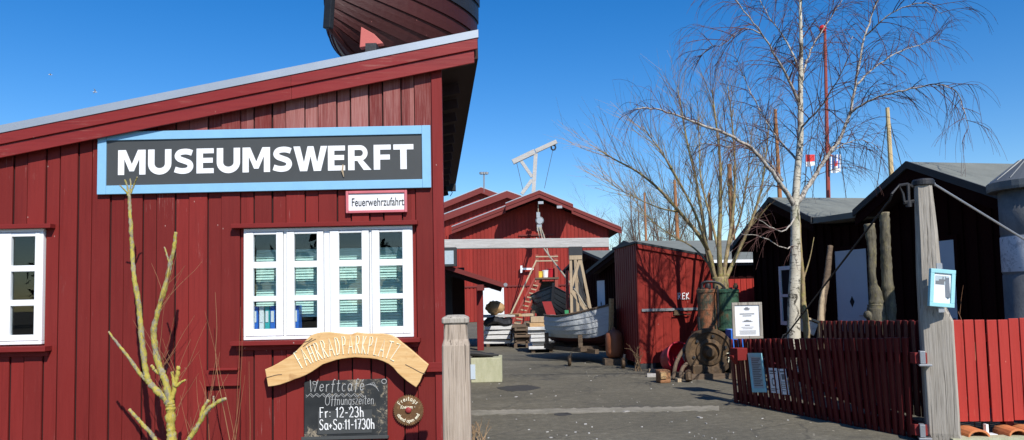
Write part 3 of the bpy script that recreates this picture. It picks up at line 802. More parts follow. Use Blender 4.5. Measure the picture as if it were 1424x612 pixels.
# waves, little sun and anchor scribbles
for k_ in range(2):
    q = [Zc(268 + i*4.2, 388 + k_*6 + 6*math.sin(i*.85 + k_) + (0 if i < 60 else (i-60)*.2), .004) for i in range(int(70))]
    mb.tube(q, .0022, 4)
for k_ in range(6): mb.tube([Zc(560+k_*9, 342-k_*3, .004), Zc(605+k_*5, 326+k_*9, .004)], .002, 4)
mb.tube([Zc(655+12*math.cos(i*.6), 322+11*math.sin(i*.6), .004) for i in range(12)], .004, 4)
mb.tube([Zc(312+10*math.cos(i*.6), 330+8*math.sin(i*.6), .004) for i in range(12)], .003, 4)
mb.build('lettering', 'chalkdim', cb)
mb = MB(); lettering(mb, 'Fr: 12-23h', Zc(336, 502, .010), .105, .0062, gap=.15, jit=.03, width=.47)
lettering(mb, 'Sa+So:11-1730h', Zc(335, 562, .010), .105, .0062, gap=.1, jit=.03, width=.585)
mb.build('hours_lettering', 'chalk', cb)

# round saw blade sign
c = P(568, 570.5, FY-.06)
sb = thing('saw_blade_sign', 'round rusty saw blade sign with pale hand painted words right of the chalkboard', 'sign', c)
mb = MB(); N = 44; pts = []
for i in range(N):
    a_ = 2*math.pi*i/N
    pts += [c + Vector((math.cos(a_)*.166, 0, math.sin(a_)*.166)), c + Vector((math.cos(a_+.07)*.150, 0, math.sin(a_+.07)*.150))]
mb.prism(pts, (0, .006, 0)); mb.build('blade', 'saw', sb)
MB().lathe(c + Vector((0, -.008, 0)), [(.0, -.012), (.016, -.012), (.032, -.004), (.034, .008), (0, .008)], 20, 'Y').build('hub', 'sawred', sb, smooth=True)
mb = MB(); cl = c + Vector((0, -.004, 0))
lettering_arc(mb, 'Freitags', cl, .100, 92, .044, .0036, .14)
lettering(mb, 'Kneipen', cl + Vector((-.085, 0, .018)), .035, .003, gap=.06, zdir=(.2, 0, 1)); lettering(mb, '-', cl + Vector((.06, 0, .018)), .035, .003)
lettering_arc(mb, 'abend open end', cl, .128, 270, .036, .0032, .12, inside=True)
mb.build('lettering', 'carve', sb)

# ================================================================== SHARED BUILDERS
def plane_hit(u, v, p0, n):
    d = ray(u, v); o = Vector((0, 0, EYE)); n = Vector(n); t = (Vector(p0) - o).dot(n)/d.dot(n); return o + d*t
def rotz(a): return Matrix.Rotation(a, 3, 'Z')
def sqpost(mb, c, prof, ang):
    """square post of stacked sections (half width, z) turned by ang"""
    m = rotz(ang); b = len(mb.v)
    for h, z in prof:
        ch = h*.12
        for px, py in ((-h+ch,-h),(h-ch,-h),(h,-h+ch),(h,h-ch),(h-ch,h),(-h+ch,h),(-h,h-ch),(-h,-h+ch)):
            mb.v.append(Vector((c[0], c[1], z)) + m @ Vector((px, py, 0)))
    n = 8
    for i in range(len(prof)-1):
        for k in range(n): mb.f.append((b+i*n+k, b+i*n+(k+1)%n, b+(i+1)*n+(k+1)%n, b+(i+1)*n+k))
    mb.f.append(tuple(b+k for k in range(n))[::-1]); mb.f.append(tuple(b+(len(prof)-1)*n+k for k in range(n)))
def taper_r(n, r0, r1, p=1.0): return [r0 + (r1-r0)*(i/(n-1))**p for i in range(n)]

# ================================================================== ALLEY BUILDINGS, RIGHT
def gable_house(root, line, Y0, Ya, Y1, he0, H, he1, depth, ov, wallmat, wall_range=None, seg='dark'):
    """gable facing the alley; line(Y) gives x of the roof edge; returns the back direction"""
    d = Vector((line(Y1)-line(Y0), Y1-Y0, 0)).normalized(); b = Vector((d.y, -d.x, 0))
    E0 = Vector((line(Y0), Y0, he0)); A = Vector((line(Ya), Ya, H)); E1 = Vector((line(Y1), Y1, he1))
    for p, q in ((E0, A), (A, E1)):
        mb = MB(); mb.quadbox(p, q, q+b*depth, p+b*depth, (0, 0, -.03)); mb.build('roof', 'felt', root)
        mb = MB(); mb.quadbox(p-b*.03+Vector((0,0,.012)), q-b*.03+Vector((0,0,.012)), q-b*.03-Vector((0,0,.10)), p-b*.03-Vector((0,0,.10)), b*.03)
        mb.build('roof_edge', 'felt_dark', root)
        mb = MB(); mb.quadbox(p+b*.012-Vector((0,0,.102)), q+b*.012-Vector((0,0,.102)), q+b*.012-Vector((0,0,.27)), p+b*.012-Vector((0,0,.27)), b*.025)
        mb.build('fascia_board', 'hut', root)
        mb = MB(); mb.quadbox(p+b*.04-Vector((0,0,.035)), q+b*.04-Vector((0,0,.035)), q+b*depth-Vector((0,0,.035)), p+b*depth-Vector((0,0,.035)), (0, 0, -.08)); mb.build('soffit', 'soffit', root)
    mb = MB(); e = E0; mb.quadbox(e+Vector((0,0,.01)), e+b*depth+Vector((0,0,.01)), e+b*depth-Vector((0,0,.10)), e-Vector((0,0,.10)), -d*.03); mb.build('gutter_board', 'felt_dark', root)
    return d, b
def prof(Y, pts):
    for (y0, z0), (y1, z1) in zip(pts, pts[1:]):
        if y0 <= Y <= y1: return z0 + (z1-z0)*(Y-y0)/(y1-y0)
    return pts[0][1] if Y < pts[0][0] else pts[-1][1]

hl = lambda Y: 6.17 - .205*(Y-11.5)
hut = thing('boarded_hut', 'low dark boarded building with twin felt gables behind the birch', 'building', (hl(13), 13, 0))
gable_house(hut, hl, 13.9, 15.3, 17.0, 2.96, 3.54, 2.62, 4.5, .35, 'hut')
d_, b_ = gable_house(hut, hl, 9.75, 11.42, 12.72, 2.83, 3.56, 2.95, 4.5, .35, 'hut')
# low roof between the gables
p, q = Vector((hl(12.7), 12.7, 2.93)), Vector((hl(13.95), 13.95, 2.95))
MB().quadbox(p, q, q+b_*4.4, p+b_*4.4, (0, 0, -.1)).build('roof', 'felt', hut)
hp = [(9.7, 2.74), (11.42, 3.44), (12.72, 2.82), (13.9, 2.84), (15.3, 3.42), (17, 2.5)]
wa, wb = Vector((hl(9.95), 9.95, 0)) + b_*.45, Vector((hl(16.8), 16.8, 0)) + b_*.45
inn, out = MB(), MB()
board_wall(inn, out, wa, wb, lambda s: prof(wa.y - b_.y*.45 + s*d_.y, hp) - .06, .02, -b_, .26, .15, .024)
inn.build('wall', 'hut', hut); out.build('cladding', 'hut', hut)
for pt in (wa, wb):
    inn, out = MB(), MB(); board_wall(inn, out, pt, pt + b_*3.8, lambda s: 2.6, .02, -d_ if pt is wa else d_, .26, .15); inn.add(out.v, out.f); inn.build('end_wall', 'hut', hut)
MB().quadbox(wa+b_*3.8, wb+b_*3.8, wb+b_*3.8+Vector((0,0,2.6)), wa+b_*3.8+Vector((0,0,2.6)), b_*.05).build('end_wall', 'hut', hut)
wp0 = wa - b_*.03
def on_wall(u, v, off=0.0): return plane_hit(u, v, wp0 - b_*off, b_)
def door_on(root, p0, p1, zt, zb, nb, mat, frame_mat, diamond=True, win=False):
    d = (p1-p0).normalized(); wd = (Vector((p1.x, p1.y, 0))-Vector((p0.x, p0.y, 0))).length; d = Vector((d.x, d.y, 0)).normalized()
    o = Vector((p0.x, p0.y, 0)); z = Vector((0, 0, 1))
    def slab(mb, a, b, c, e, t0, t1): mb.quadbox(o+d*a+z*c+nb*t0, o+d*b+z*c+nb*t0, o+d*b+z*e+nb*t0, o+d*a+z*e+nb*t0, nb*(t1-t0))
    mb = MB(); slab(mb, -.07, -.002, zb, zt+.07, -.01, .035); slab(mb, wd+.002, wd+.07, zb, zt+.07, -.01, .035); slab(mb, 0, wd, zt+.002, zt+.07, -.01, .034)
    fr = mb.build('door_frame', frame_mat, root)
    mb = MB(); slab(mb, .008, wd-.008, zb+.01, zt-.006, 0, .025); dr = mb.build('door', mat, root)
    if diamond:
        c = o + d*(wd*.5) + z*(zb + (zt-zb)*.58) + nb*.027; s_ = .065*wd/.85*1.5
        mb = MB(); mb.prism([c-d*s_*.62, c-z*s_, c+d*s_*.62, c+z*s_], nb*.004); mb.build('diamond_window', 'dark', dr)
    mb = MB(); c = o + d*(wd*.88) + z*(zb+(zt-zb)*.47); mb.bar(c+nb*.02, c+nb*.07, .02, .02); mb.bar(c+nb*.065-d*.10, c+nb*.065+d*.01, .018, .018); mb.build('handle', 'steel', dr)
    return dr
pl, pr = on_wall(1164.5, 400), on_wall(1209, 400)
door_on(hut, pl, pr, on_wall(1186, 347).z, .06, -b_, 'door', 'hut')
pl, pr = on_wall(1301, 400), on_wall(1332, 400)
door_on(hut, pl, pr, on_wall(1325, 333).z, .06, -b_, 'door', 'hut', diamond=False)
# narrow window of the far gable
pl, pr = on_wall(1086, 400), on_wall(1105, 400); zt, zb = on_wall(1095, 370).z, on_wall(1095, 452).z
wd = (pr-pl).length; z = Vector((0, 0, 1)); o = Vector((pl.x, pl.y, 0)); dd = Vector((pr.x-pl.x, pr.y-pl.y, 0)).normalized()
mb = MB()
for a_, c_, e_, g_ in ((0, .07, zb, zt), (wd-.07, wd, zb, zt), (.07, wd-.07, zb, zb+.08), (.07, wd-.07, zt-.08, zt), (.07, wd-.07, (zb+zt)/2-.03, (zb+zt)/2+.03)):
    mb.quadbox(o+dd*a_+z*e_-b_*.002, o+dd*c_+z*e_-b_*.002, o+dd*c_+z*g_-b_*.002, o+dd*a_+z*g_-b_*.002, -b_*.04)
wn_ = mb.build('window', 'white', hut)
mb = MB(); mb.quadbox(o+dd*.07+z*zb-b_*.004, o+dd*(wd-.07)+z*zb-b_*.004, o+dd*(wd-.07)+z*zt-b_*.004, o+dd*.07+z*zt-b_*.004, -b_*.01); mb.build('pane', 'dark', wn_)

# hall behind the shed
h2 = lambda Y: 3.66 - .215*(Y-24)
hall = thing('boarded_hall', 'dark hall with long grey felt roof behind the small red shed', 'building', (h2(24), 24, 0))
d2, b2 = gable_house(hall, h2, 20.0, 24.0, 28.0, 2.42, 3.32, 2.48, 11.0, .4, 'hut')
wa2, wb2 = Vector((h2(20.3), 20.3, 0)) + b2*.4, Vector((h2(27.7), 27.7, 0)) + b2*.4
inn, out = MB(), MB()
board_wall(inn, out, wa2, wb2, lambda s: prof(wa2.y - b2.y*.4 + s*d2.y, [(20, 2.3), (24, 3.2), (28, 2.36)]) - .05, .02, -b2, .26, .15)
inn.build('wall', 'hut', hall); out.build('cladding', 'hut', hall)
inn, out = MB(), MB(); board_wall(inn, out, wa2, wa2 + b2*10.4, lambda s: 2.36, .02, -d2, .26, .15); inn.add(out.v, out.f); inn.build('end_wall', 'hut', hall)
e0 = Vector((h2(20.0), 19.93, 2.43)); MB().bar(e0, e0+b2*11, .09, .08).build('gutter', 'white', hall)
pl, pr = plane_hit(831, 400, wa2, b2), plane_hit(842, 400, wa2, b2); 
door_on(hall, pl, pr, plane_hit(836, 390, wa2, b2).z, .05, -b2, 'door', 'hut')
# third roof further down the alley
h3 = lambda Y: 3.45 - .215*(Y-36)
hal3 = thing('boarded_hall', 'distant dark hall whose grey felt roof shows above the wooden trestle', 'building', (h3(36), 36, 0))
gable_house(hal3, h3, 32.5, 36, 39.5, 3.05, 3.75, 2.9, 9, .4, 'hut')
p, q = Vector((h3(32.8), 32.8, 0)) + b2*.4, Vector((h3(39.2), 39.2, 0)) + b2*.4
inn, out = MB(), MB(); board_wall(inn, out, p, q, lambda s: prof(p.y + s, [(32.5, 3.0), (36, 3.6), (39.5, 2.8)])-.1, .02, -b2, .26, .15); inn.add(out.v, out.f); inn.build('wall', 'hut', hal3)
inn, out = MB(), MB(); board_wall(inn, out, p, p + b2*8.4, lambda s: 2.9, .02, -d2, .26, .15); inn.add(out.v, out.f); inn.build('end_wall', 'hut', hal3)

# advertising column
cx, cy = P(1450, 400, 8.95).x, 8.95; rc = .40
ac = thing('advertising_column', 'round grey advertising column with torn pale posters behind the right fence', 'column', (cx, cy, 0))
z1, z2, z3 = P(1400, 381, 8.6).z, P(1400, 324, 8.6).z, P(1393, 262, 8.8).z
MB().lathe((cx, cy, 0), [(rc+.02, 0), (rc+.02, .1), (rc, .12), (rc, z1-.012), (rc-.008, z1), (rc, z1+.012), (rc, z2-.012), (rc-.008, z2), (rc, z2+.012), (rc, z3+.05), (0, z3+.05)], 48).build('shaft', 'column', ac, smooth=True)
MB().lathe((cx, cy, 0), [(rc+.004, z1+.03), (rc+.006, z1+.04), (rc+.006, z2-.03), (rc+.004, z2-.02)], 48).build('poster_band', 'posters', ac, smooth=True)
mb = MB(); mb.lathe((cx, cy, 0), [(.1, z3), (rc+.11, z3-.01), (rc+.115, z3+.02), (rc+.115, z3+.09), (rc+.09, z3+.11), (.16, z3+.36), (.05, z3+.42), (0, z3+.43)], 40)
mb.build('cap', 'copper', ac)
mb = MB()
for i in range(16):
    a_ = 2*math.pi*i/16; mb.tube([(cx+math.cos(a_)*(rc+.07), cy+math.sin(a_)*(rc+.07), z3+.12), (cx+math.cos(a_)*.16, cy+math.sin(a_)*.16, z3+.366)], .01, 5)
mb.build('cap_ribs', 'copper', ac)

# ================================================================== BARN AND REAR ROOFS
BY = 47.0
bc = P(748, 440, BY)
barn = thing('barn', 'large red boarded barn with projecting gable roof at the end of the yard', 'barn', (bc.x, BY, 0))
L_, A_, R_ = P(628, 316, 46.4), P(749, 269, 46.4), P(864, 316, 46.4)
hz = lambda x: (L_.z + (A_.z-L_.z)*(x-L_.x)/(A_.x-L_.x)) if x < A_.x else (A_.z + (R_.z-A_.z)*(x-A_.x)/(R_.x-A_.x))
wl_, wr_ = P(622, 400, BY).x, P(848, 400, BY).x
inn, out = MB(), MB()
zmid = P(748, 397, BY).z
dr_ = rect(672, 699.5, 402, 447, BY)
board_wall(inn, out, (wl_, BY), (wr_, BY), lambda s: hz(wl_+s)-.35, .02, (0,-1,0), .24, .15, .035, start=.1)
inn.build('wall', 'barn', barn); out.build('cladding', 'barn', barn)
mb = MB(); mb.box(((wl_+wr_)/2, BY-.06, zmid), (wr_-wl_, .06, .09)); mb.build('ledge_board', 'barnx', barn)
r = rect(721, 770, 325.5, 328.5, BY); mb = MB(); mb.box(((r[0]+r[1])/2, BY-.07, (r[2]+r[3])/2), (r[1]-r[0], .1, .1)); mb.build('ledge_board', 'barnx', barn)
for x, y0, y1 in ((wl_, BY, 60), (wr_, BY, 60)):
    inn, out = MB(), MB(); board_wall(inn, out, (x, y0), (x, y1), lambda s: hz(x)-.35, .02, (-1 if x == wl_ else 1, 0, 0), .3, .2); inn.add(out.v, out.f); inn.build('side_wall', 'barn', barn)
# roof with the middle reaching further forward
pL, pR = P(703, 287, 45.2).x, P(797, 287, 45.2).x
for (xa, xb_, yf) in ((L_.x, pL, 46.4), (pL, A_.x, 45.2), (A_.x, pR, 45.2), (pR, R_.x, 46.4)):
    e_ = .0 if yf < 46 else .0
    mb = MB(); mb.quadbox((xa, yf+.03, hz(xa)), (xb_, yf+.03, hz(xb_)), (xb_, 60.5, hz(xb_)), (xa, 60.5, hz(xa)), (0, 0, -.22)); ro = mb.build('roof', 'soffit', barn)
    mb = MB(); mb.quadbox((xa, yf, hz(xa)+.02), (xb_, yf, hz(xb_)+.02), (xb_, 60.5, hz(xb_)+.02), (xa, 60.5, hz(xa)+.02), (0, 0, .05)); mb.build('roof_felt', 'zinc', ro)
    mb = MB(); mb.quadbox((xa, yf, hz(xa)), (xb_, yf, hz(xb_)), (xb_, yf, hz(xb_)-.20), (xa, yf, hz(xa)-.20), (0, -.05, 0)); mb.build('fascia_board', 'barnx', barn)
    mb = MB(); mb.quadbox((xa, yf+.04, hz(xa)-.205), (xb_, yf+.04, hz(xb_)-.205), (xb_, yf+.04, hz(xb_)-.42), (xa, yf+.04, hz(xa)-.42), (0, -.05, 0)); mb.build('fascia_board', 'barnx', barn)
door_on(barn, Vector((dr_[0], BY-.045, 0)), Vector((dr_[1], BY-.045, 0)), dr_[3], .1, Vector((0,-1,0)), 'doorwhite', 'white')
# small white bracket bar on the barn wall
a_, b__ = P(725, 374, BY-.3), P(741, 374, BY-.3)
mb = MB(); mb.bar(a_, b__, .12, .12); mb.bar(P(725, 369.5, BY-.3), P(725, 379.5, BY-.3), .12, .1); mb.bar(b__, b__+Vector((0,.25,0)), .1, .1); mb.build('wall_bracket', 'white', barn)
# lamps under the gable
for u, v in ((752, 282), (778, 288)):
    c = P(u, v, 45.25); mb = MB(); mb.box(c, (.32, .14, .16)); mb.build('lamp', 'steel', barn)
# hoisting tackle
tk = thing('hoisting_tackle', 'block and tackle ropes hanging from the barn gable', 'hoist', P(749, 290, 45.4))
mb = MB(); c = P(750.5, 307, 45.5)
mb.box(P(748.5, 299, 45.5), (.22, .16, .34)); mb.lathe(c, [(.0, -.12), (.2, -.12), (.26, -.05), (.26, .05), (.2, .12), (0, .12)], 16, 'Y'); mb.box(P(750, 317, 45.5), (.3, .18, .4)); mb.build('pulley_block', 'steel', tk)
mb = MB(); mb.tube([P(748.5, 283, 45.4), P(748.5, 297, 45.5)], .03, 5)
for u0, u1, v1, Y1 in ((747, 753, 345, 42), (750, 756, 343, 40), (752, 760, 340, 40), (751, 764, 358, 38)):
    mb.tube(smooth_line([P(u0, 316, 45.4), P((u0+u1)/2+.5, (316+v1)/2, (45+Y1)/2), P(u1, v1, Y1)], 4), .03, 5)
mb.build('rope', 'rope', tk)

def rear_barn(label, Y, lu, lv, au, av, ru, rv, back):
    l, a, r = P(lu, lv, Y), P(au, av, Y), P(ru, rv, Y)
    t = thing('barn', label, 'barn', (a.x, Y, 0))
    h = lambda x: (l.z + (a.z-l.z)*(x-l.x)/(a.x-l.x)) if x < a.x else (a.z + (r.z-a.z)*(x-a.x)/(r.x-a.x))
    inn, out = MB(), MB(); board_wall(inn, out, (l.x+.5, Y+.5), (r.x-.5, Y+.5), lambda s: h(l.x+.5+s)-.3, .02, (0,-1,0), .4, .26); inn.add(out.v, out.f); inn.build('wall', 'barn', t)
    for p, q in ((l, a), (a, r)):
        MB().quadbox(p, q, q+Vector((0,back,0)), p+Vector((0,back,0)), (0,0,-.25)).build('roof', 'soffit', t)
        up = Vector((0,0,.1)); MB().quadbox(p+up-Vector((0,.05,0)), q+up-Vector((0,.05,0)), q+up+Vector((0,back,0)), p+up+Vector((0,back,0)), (0,0,-.08)).build('roof_edge', 'zinc', t)
        MB().quadbox(p-Vector((0,.03,0)), q-Vector((0,.03,0)), q-Vector((0,.03,.55)), p-Vector((0,.03,.55)), (0,-.05,0)).build('fascia_board', 'barnx', t)
    for x in (l.x+.5, r.x-.5): MB().box((x, Y+back/2, h(x)/2-.2), (.1, back-1, h(x)-.4)).build('side_wall', 'barn', t)
rear_barn('middle of the three stepped red gables, behind the big barn', 62, 560, 320, 705, 266, 820, 306, 9)
rear_barn('farthest and smallest visible red gable roof behind the barns', 73, 590, 293, 669, 261, 745, 289, 8)

# wooden loading crane on the roof
CY = 52.0
cr = thing('loading_crane', 'grey wooden loading crane with sloping arm above the barn roof', 'crane', P(743, 262, CY))
m_ = lambda u, v: P(u, v, CY)
mb = MB(); mb.bar(m_(745, 214), m_(740.5, 290), .27, .27); mb.build('post', 'beam', cr)
mb = MB(); mb.bar(m_(713, 225.5), m_(743.5, 211), .34, .34); mb.bar(m_(744.5, 210.5), m_(774, 197), .28, .28); mb.build('arm', 'beam', cr)
mb = MB(); mb.bar(m_(724, 223), m_(740, 246), .2, .22); mb.bar(m_(740, 250), m_(725.5, 270), .24, .24); mb.build('brace', 'beam', cr)
mb = MB(); c = m_(769.5, 205); mb.tube([m_(770, 199), m_(769.7, 203)], .05, 6); mb.tube([c + Vector((.16*math.sin(a/6*5), 0, .2*math.cos(a/6*5))) for a in range(7)], .06, 6); mb.build('hook', 'iron', cr)
mb = MB(); mb.tube([m_(718, 224), m_(728, 268)], .022, 4); mb.tube([m_(769, 208), m_(757, 262)], .022, 4); mb.build('rope', 'darkrope', cr)

am = thing('anemometer', 'thin mast with cup anemometer on the rear gable', 'anemometer', P(673, 264, 73))
mb = MB(); mb.tube([P(673, 268, 73), P(673, 243, 73)], .09, 6); mb.build('mast', 'steel', am)
mb = MB(); mb.tube([P(669.5, 242, 73), P(676.5, 242, 73)], .06, 5)
for u in (669.5, 676.5, 673): mb.lathe(P(u, 241, 73), [(0, -.16), (.2, -.1), (.22, .1), (0, .16)], 8)
mb.build('cups', 'steel', am)

# beam spanning the yard
YB = 24.0
l0, l1 = P(612, 340, YB), P(846, 337.5, YB)
bm_ = thing('timber_gantry', 'massive silver grey timber beam spanning the yard on dark posts', 'gantry', (l0.x, YB, 0))
mb = MB(); mb.bar(l0, l1, .3, .30); mb.build('beam', 'beam', bm_, bevel=.015)
c = P(802, 365, YB+.1); mb = MB(); mb.box((c.x, YB+.1, l1.z/2-.1), (.36, .3, l1.z-.16)); mb.build('post', 'felt_dark', bm_)
c2 = P(628, 365, YB+.1); mb = MB(); mb.box((c2.x-.15, YB+.1, l1.z/2-.1), (.3, .3, l1.z-.16)); mb.build('post', 'felt_dark', bm_)
mb = MB(); c = P(800, 352, YB-.25); mb.box(c, (.42, .3, .4)); mb.build('bracket', 'felt_dark', bm_)

# lean-to canopy on the left
YC = 22.0
cn = thing('lean_to', 'dark open lean to with sloping red edged roof on the left of the yard', 'lean-to', P(650, 480, YC) * 1)
a_, b__ = P(560, 349, YC), P(702, 394, YC)
mb = MB(); mb.quadbox(a_, b__, b__+Vector((0,4.5,0)), a_+Vector((0,4.5,0)), (0,0,-.08)); mb.build('roof', 'felt', cn)
mb = MB(); mb.quadbox(a_-Vector((0,.04,.0)), b__-Vector((0,.04,.0)), b__-Vector((0,.04,.14)), a_-Vector((0,.04,.14)), (0,.04,0)); mb.build('fascia_board', 'barnx', cn)
mb = MB(); mb.tube([P(703, 396, YC-.05), P(703.5, 396, YC+4.4)], .06, 8); mb.build('gutter', 'steel', cn)
a2, b2_ = P(575, 362, YC+.3), P(698, 401, YC+.3)
mb = MB(); mb.bar(a2, b2_, .1, .22); mb.build('rafter', 'soffit', cn)
c = P(668.5, 486, YC+.3); mb = MB(); ztop = P(668, 400, YC+.3).z
mb.box((c.x, YC+.3, ztop/2), (.19, .19, ztop)); mb.build('post', 'trimv', cn, bevel=.01)
c = P(668, 400, YC-.1); mb = MB(); mb.box((c.x, YC+.05, c.z), (.2, .6, .17)); mb.build('beam_end', 'barnx', cn)
xw = P(646, 400, YC+3).x
mb = MB(); mb.box((xw-1.0, YC+3, 1.3), (2.0, .12, 2.6)); mb.box((xw-2.0, YC+1.5, 1.6), (.12, 3, 3.2)); mb.build('wall', 'soffit', cn)
c = P(628, 357, YC-.2); mb = MB(); mb.box(c+Vector((-.08,.2,0)), (.42, .4, .56)); dm = mb.build('upper_box', 'felt_dark', cn)
mb = MB(); mb.box(c+Vector((-.08,-.01,-.02)), (.28, .02, .4)); mb.build('pane', 'paperblue', dm)
fl = P(627, 261, 15.5); mb = MB(); mb.box(fl, (.2, .16, .14)); mb.tube([fl+Vector((-.05,0,0)), fl+Vector((-.4,.1,.1))], .02, 6); mb.tube([fl+Vector((0,0,-.05)), P(629, 268, 15.4), P(626, 273, 15.4)], .008, 5)
mb.build('floodlight', 'iron', mus)

# ================================================================== SMALL RED SHED
sh0 = Vector((2.66, 15.75, 0)); sdx = Vector((1, .24, 0)).normalized(); sdy = Vector((-.10, 1, 0)).normalized()
sw, sl_ = 1.70, 1.95; hL, hR = 2.66, 2.36
shed = thing('tool_shed', 'narrow red boarded shed with lean roof, steel strap and white letters, mid yard', 'shed', sh0)
n1 = Vector((sdx.y, -sdx.x, 0)); n2 = Vector((-sdy.y, sdy.x, 0))
for a_, b__, tp, nn, nm in ((sh0, sh0+sdx*sw, lambda s: hL+(hR-hL)*s/sw, n1, 'front_wall'), (sh0+sdy*sl_, sh0, lambda s: hL, n2, 'side_wall'),
                        (sh0+sdx*sw, sh0+sdx*sw+sdy*sl_, lambda s: hR, -n2, 'side_wall'), (sh0+sdy*sl_+sdx*sw, sh0+sdy*sl_, lambda s: hR+(hL-hR)*s/sw, -n1, 'back_wall')):
    inn, out = MB(), MB(); board_wall(inn, out, a_, b__, tp, .12, nn, .19, .13, .012, start=.05)
    inn.add(out.v, out.f); inn.build(nm, 'shed', shed)
z = Vector((0,0,1))
r0 = sh0 - sdx*.06 + n1*.06; mb = MB()
mb.quadbox(r0+z*(hL+.01), r0+sdx*(sw+.12)+z*(hR-.01), r0+sdx*(sw+.12)+sdy*(sl_+.14)+z*(hR-.01), r0+sdy*(sl_+.14)+z*(hL+.01), z*.045); mb.build('roof', 'felt_dark', shed)
mb = MB(); mb.quadbox(sh0+n1*.03+z*(hL-.002), sh0+sdx*sw+n1*.03+z*(hR-.002), sh0+sdx*sw+n1*.03+z*(hR-.09), sh0+n1*.03+z*(hL-.09), n1*.02); mb.build('fascia_board', 'shed', shed)
zz = 1.6-(433-408)*15.8/1028
mb = MB(); mb.quadbox(sh0+sdx*.06+n1*.028+z*zz, sh0+sdx*1.42+n1*.028+z*zz, sh0+sdx*1.42+n1*.028+z*(zz+.055), sh0+sdx*.06+n1*.028+z*(zz+.055), n1*.012); mb.build('strap', 'steel', shed)
mb = MB(); c = sh0+sdx*.86+n1*.05+z*(zz-.03); mb.box(c, (.13, .05, .09)); mb.tube([c-sdx*.1-z*.06+n1*.03, c+sdx*.3-z*.05+n1*.03], .014, 6); mb.build('padlock', 'rustiron', shed)
mb = MB(); c = sh0+sdx*.90+n1*.034+z*(zz+.24); lettering(mb, 'REK', c, .135, .011, xdir=sdx, gap=.14, jit=.12); mb.build('lettering', 'letter', shed)
mb = MB()
for s_ in (.1, sl_-.1): mb.quadbox(sh0+sdy*s_-sdx*.02-n1*.06, sh0+sdy*s_+sdx*(sw+.02)-n1*.06, sh0+sdy*(s_+.14)+sdx*(sw+.02)-n1*.06, sh0+sdy*(s_+.14)-sdx*.02-n1*.06, z*.118)
mb.quadbox(sh0+n1*.01, sh0+sdx*.35+n1*.01, sh0+sdx*.35-n1*.3, sh0-n1*.3, z*.115)
mb.build('skid', 'felt_dark', shed)

# ================================================================== BOATS
def hull_pts(L, B, D, tr, rise_b, rise_s, krise=.5, full=2.2, kp=.78):
    def b(t):
        if t < .45: return B/2*(tr + (1-tr)*math.sin(t/.45*math.pi/2))
        return B/2*max(0, 1-((t-.45)/.55)**2.3)
    def sh(t): return D + rise_b*max(0, (t-.4)/.6)**2 + rise_s*max(0, (.4-t)/.4)**2
    def kl(t): return krise*D*max(0, (t-kp)/(1-kp))**2.2
    def pt(t, s):
        w_ = b(t); k_, h_ = kl(t), sh(t)
        y = w_*(1-(1-s)**full); z = k_ + (h_-k_)*(.12*s + .88*s**1.7)
        return Vector(((t-.5)*L, y, z))
    return pt, b, sh, kl
def make_hull(root, org, fwd, heel, spec, nst, mats, split, nt=26, lap=.016, stem_mat='rawwood', rail_mat='oldplank', strakes_each=False):
    pt, b, sh, kl = hull_pts(*spec); L = spec[0]
    fwd = Vector(fwd).normalized(); side = Vector((0,0,1)).cross(fwd).normalized(); upv = fwd.cross(side)
    hm = Matrix.Rotation(heel, 3, fwd); org = Vector(org)
    def tw(p): return org + hm @ (fwd*p.x + side*p.y + upv*p.z)
    lowm, topm = MB(), MB()
    for sg in (1, -1):
        for k in range(nst):
            s0, s1 = k/nst, (k+1)/nst; mb = lowm if k < split else topm
            rows = []
            for i in range(nt+1):
                t = i/nt*.998
                p0, p1 = pt(t, s0), pt(t, s1)
                o = lap if k > 0 else 0
                p0 = Vector((p0.x, p0.y + o*(1 if b(t) > .05 else .3), p0.z - o*.3)); pm = (pt(t, (s0+s1)/2)); pm.y += o*.5
                pi = pt(t, s0)
                q = [pi, p0, pm, p1]
                rows.append([tw(Vector((x.x, x.y*sg, x.z))) for x in q])
            v0 = len(mb.v); w_ = 4
            for r_ in rows: mb.v += r_
            for i in range(nt):
                for j in range(w_-1): mb.f.append((v0+i*w_+j, v0+i*w_+j+1, v0+(i+1)*w_+j+1, v0+(i+1)*w_+j))
    def fin(mb, nm, mat):
        o = mb.build(nm, mat, root); sol = o.modifiers.new('thickness', 'SOLIDIFY'); sol.thickness = .018; sol.offset = -1
        return o
    if split > 0: fin(lowm, 'bottom_planking', mats[0])
    fin(topm, 'topside_planking', mats[1])
    # transom
    if spec[3] > 0:
        ring = [tw(Vector((pt(0,s/10).x, pt(0,s/10).y, pt(0,s/10).z))) for s in range(11)] + [tw(Vector((pt(0,s/10).x, -pt(0,s/10).y, pt(0,s/10).z))) for s in range(10, 0, -1)]
        MB().prism(ring, fwd*.04).build('transom', mats[1], root)
    # rails
    for sg in (1, -1):
        MB().tube([tw(Vector((pt(i/nt*.998,1).x, sg*(pt(i/nt*.998,1).y+.012), pt(i/nt*.998,1).z))) for i in range(nt+1)], .026, 6).build('gunwale', rail_mat, root)
    # keel and stem
    kb = [tw(Vector((pt(i/nt,0).x, 0, pt(i/nt,0).z-.02))) for i in range(nt+1)]
    stem = [tw(Vector((L*.5+.01, 0, kl(1)-.05 + (sh(1)+.14-kl(1)+.05)*i/6))) for i in range(7)]
    mk = MB(); mk.tube(kb, .035, 6); mk.build('keel', mats[0], root)
    ms_ = MB(); mk2 = [stem[0], stem[-1]]; ms_.bar(mk2[0], mk2[1], .10, .07, up=fwd); ms_.build('stem_post', stem_mat, root, bevel=.008)
    return tw, pt, b, sh
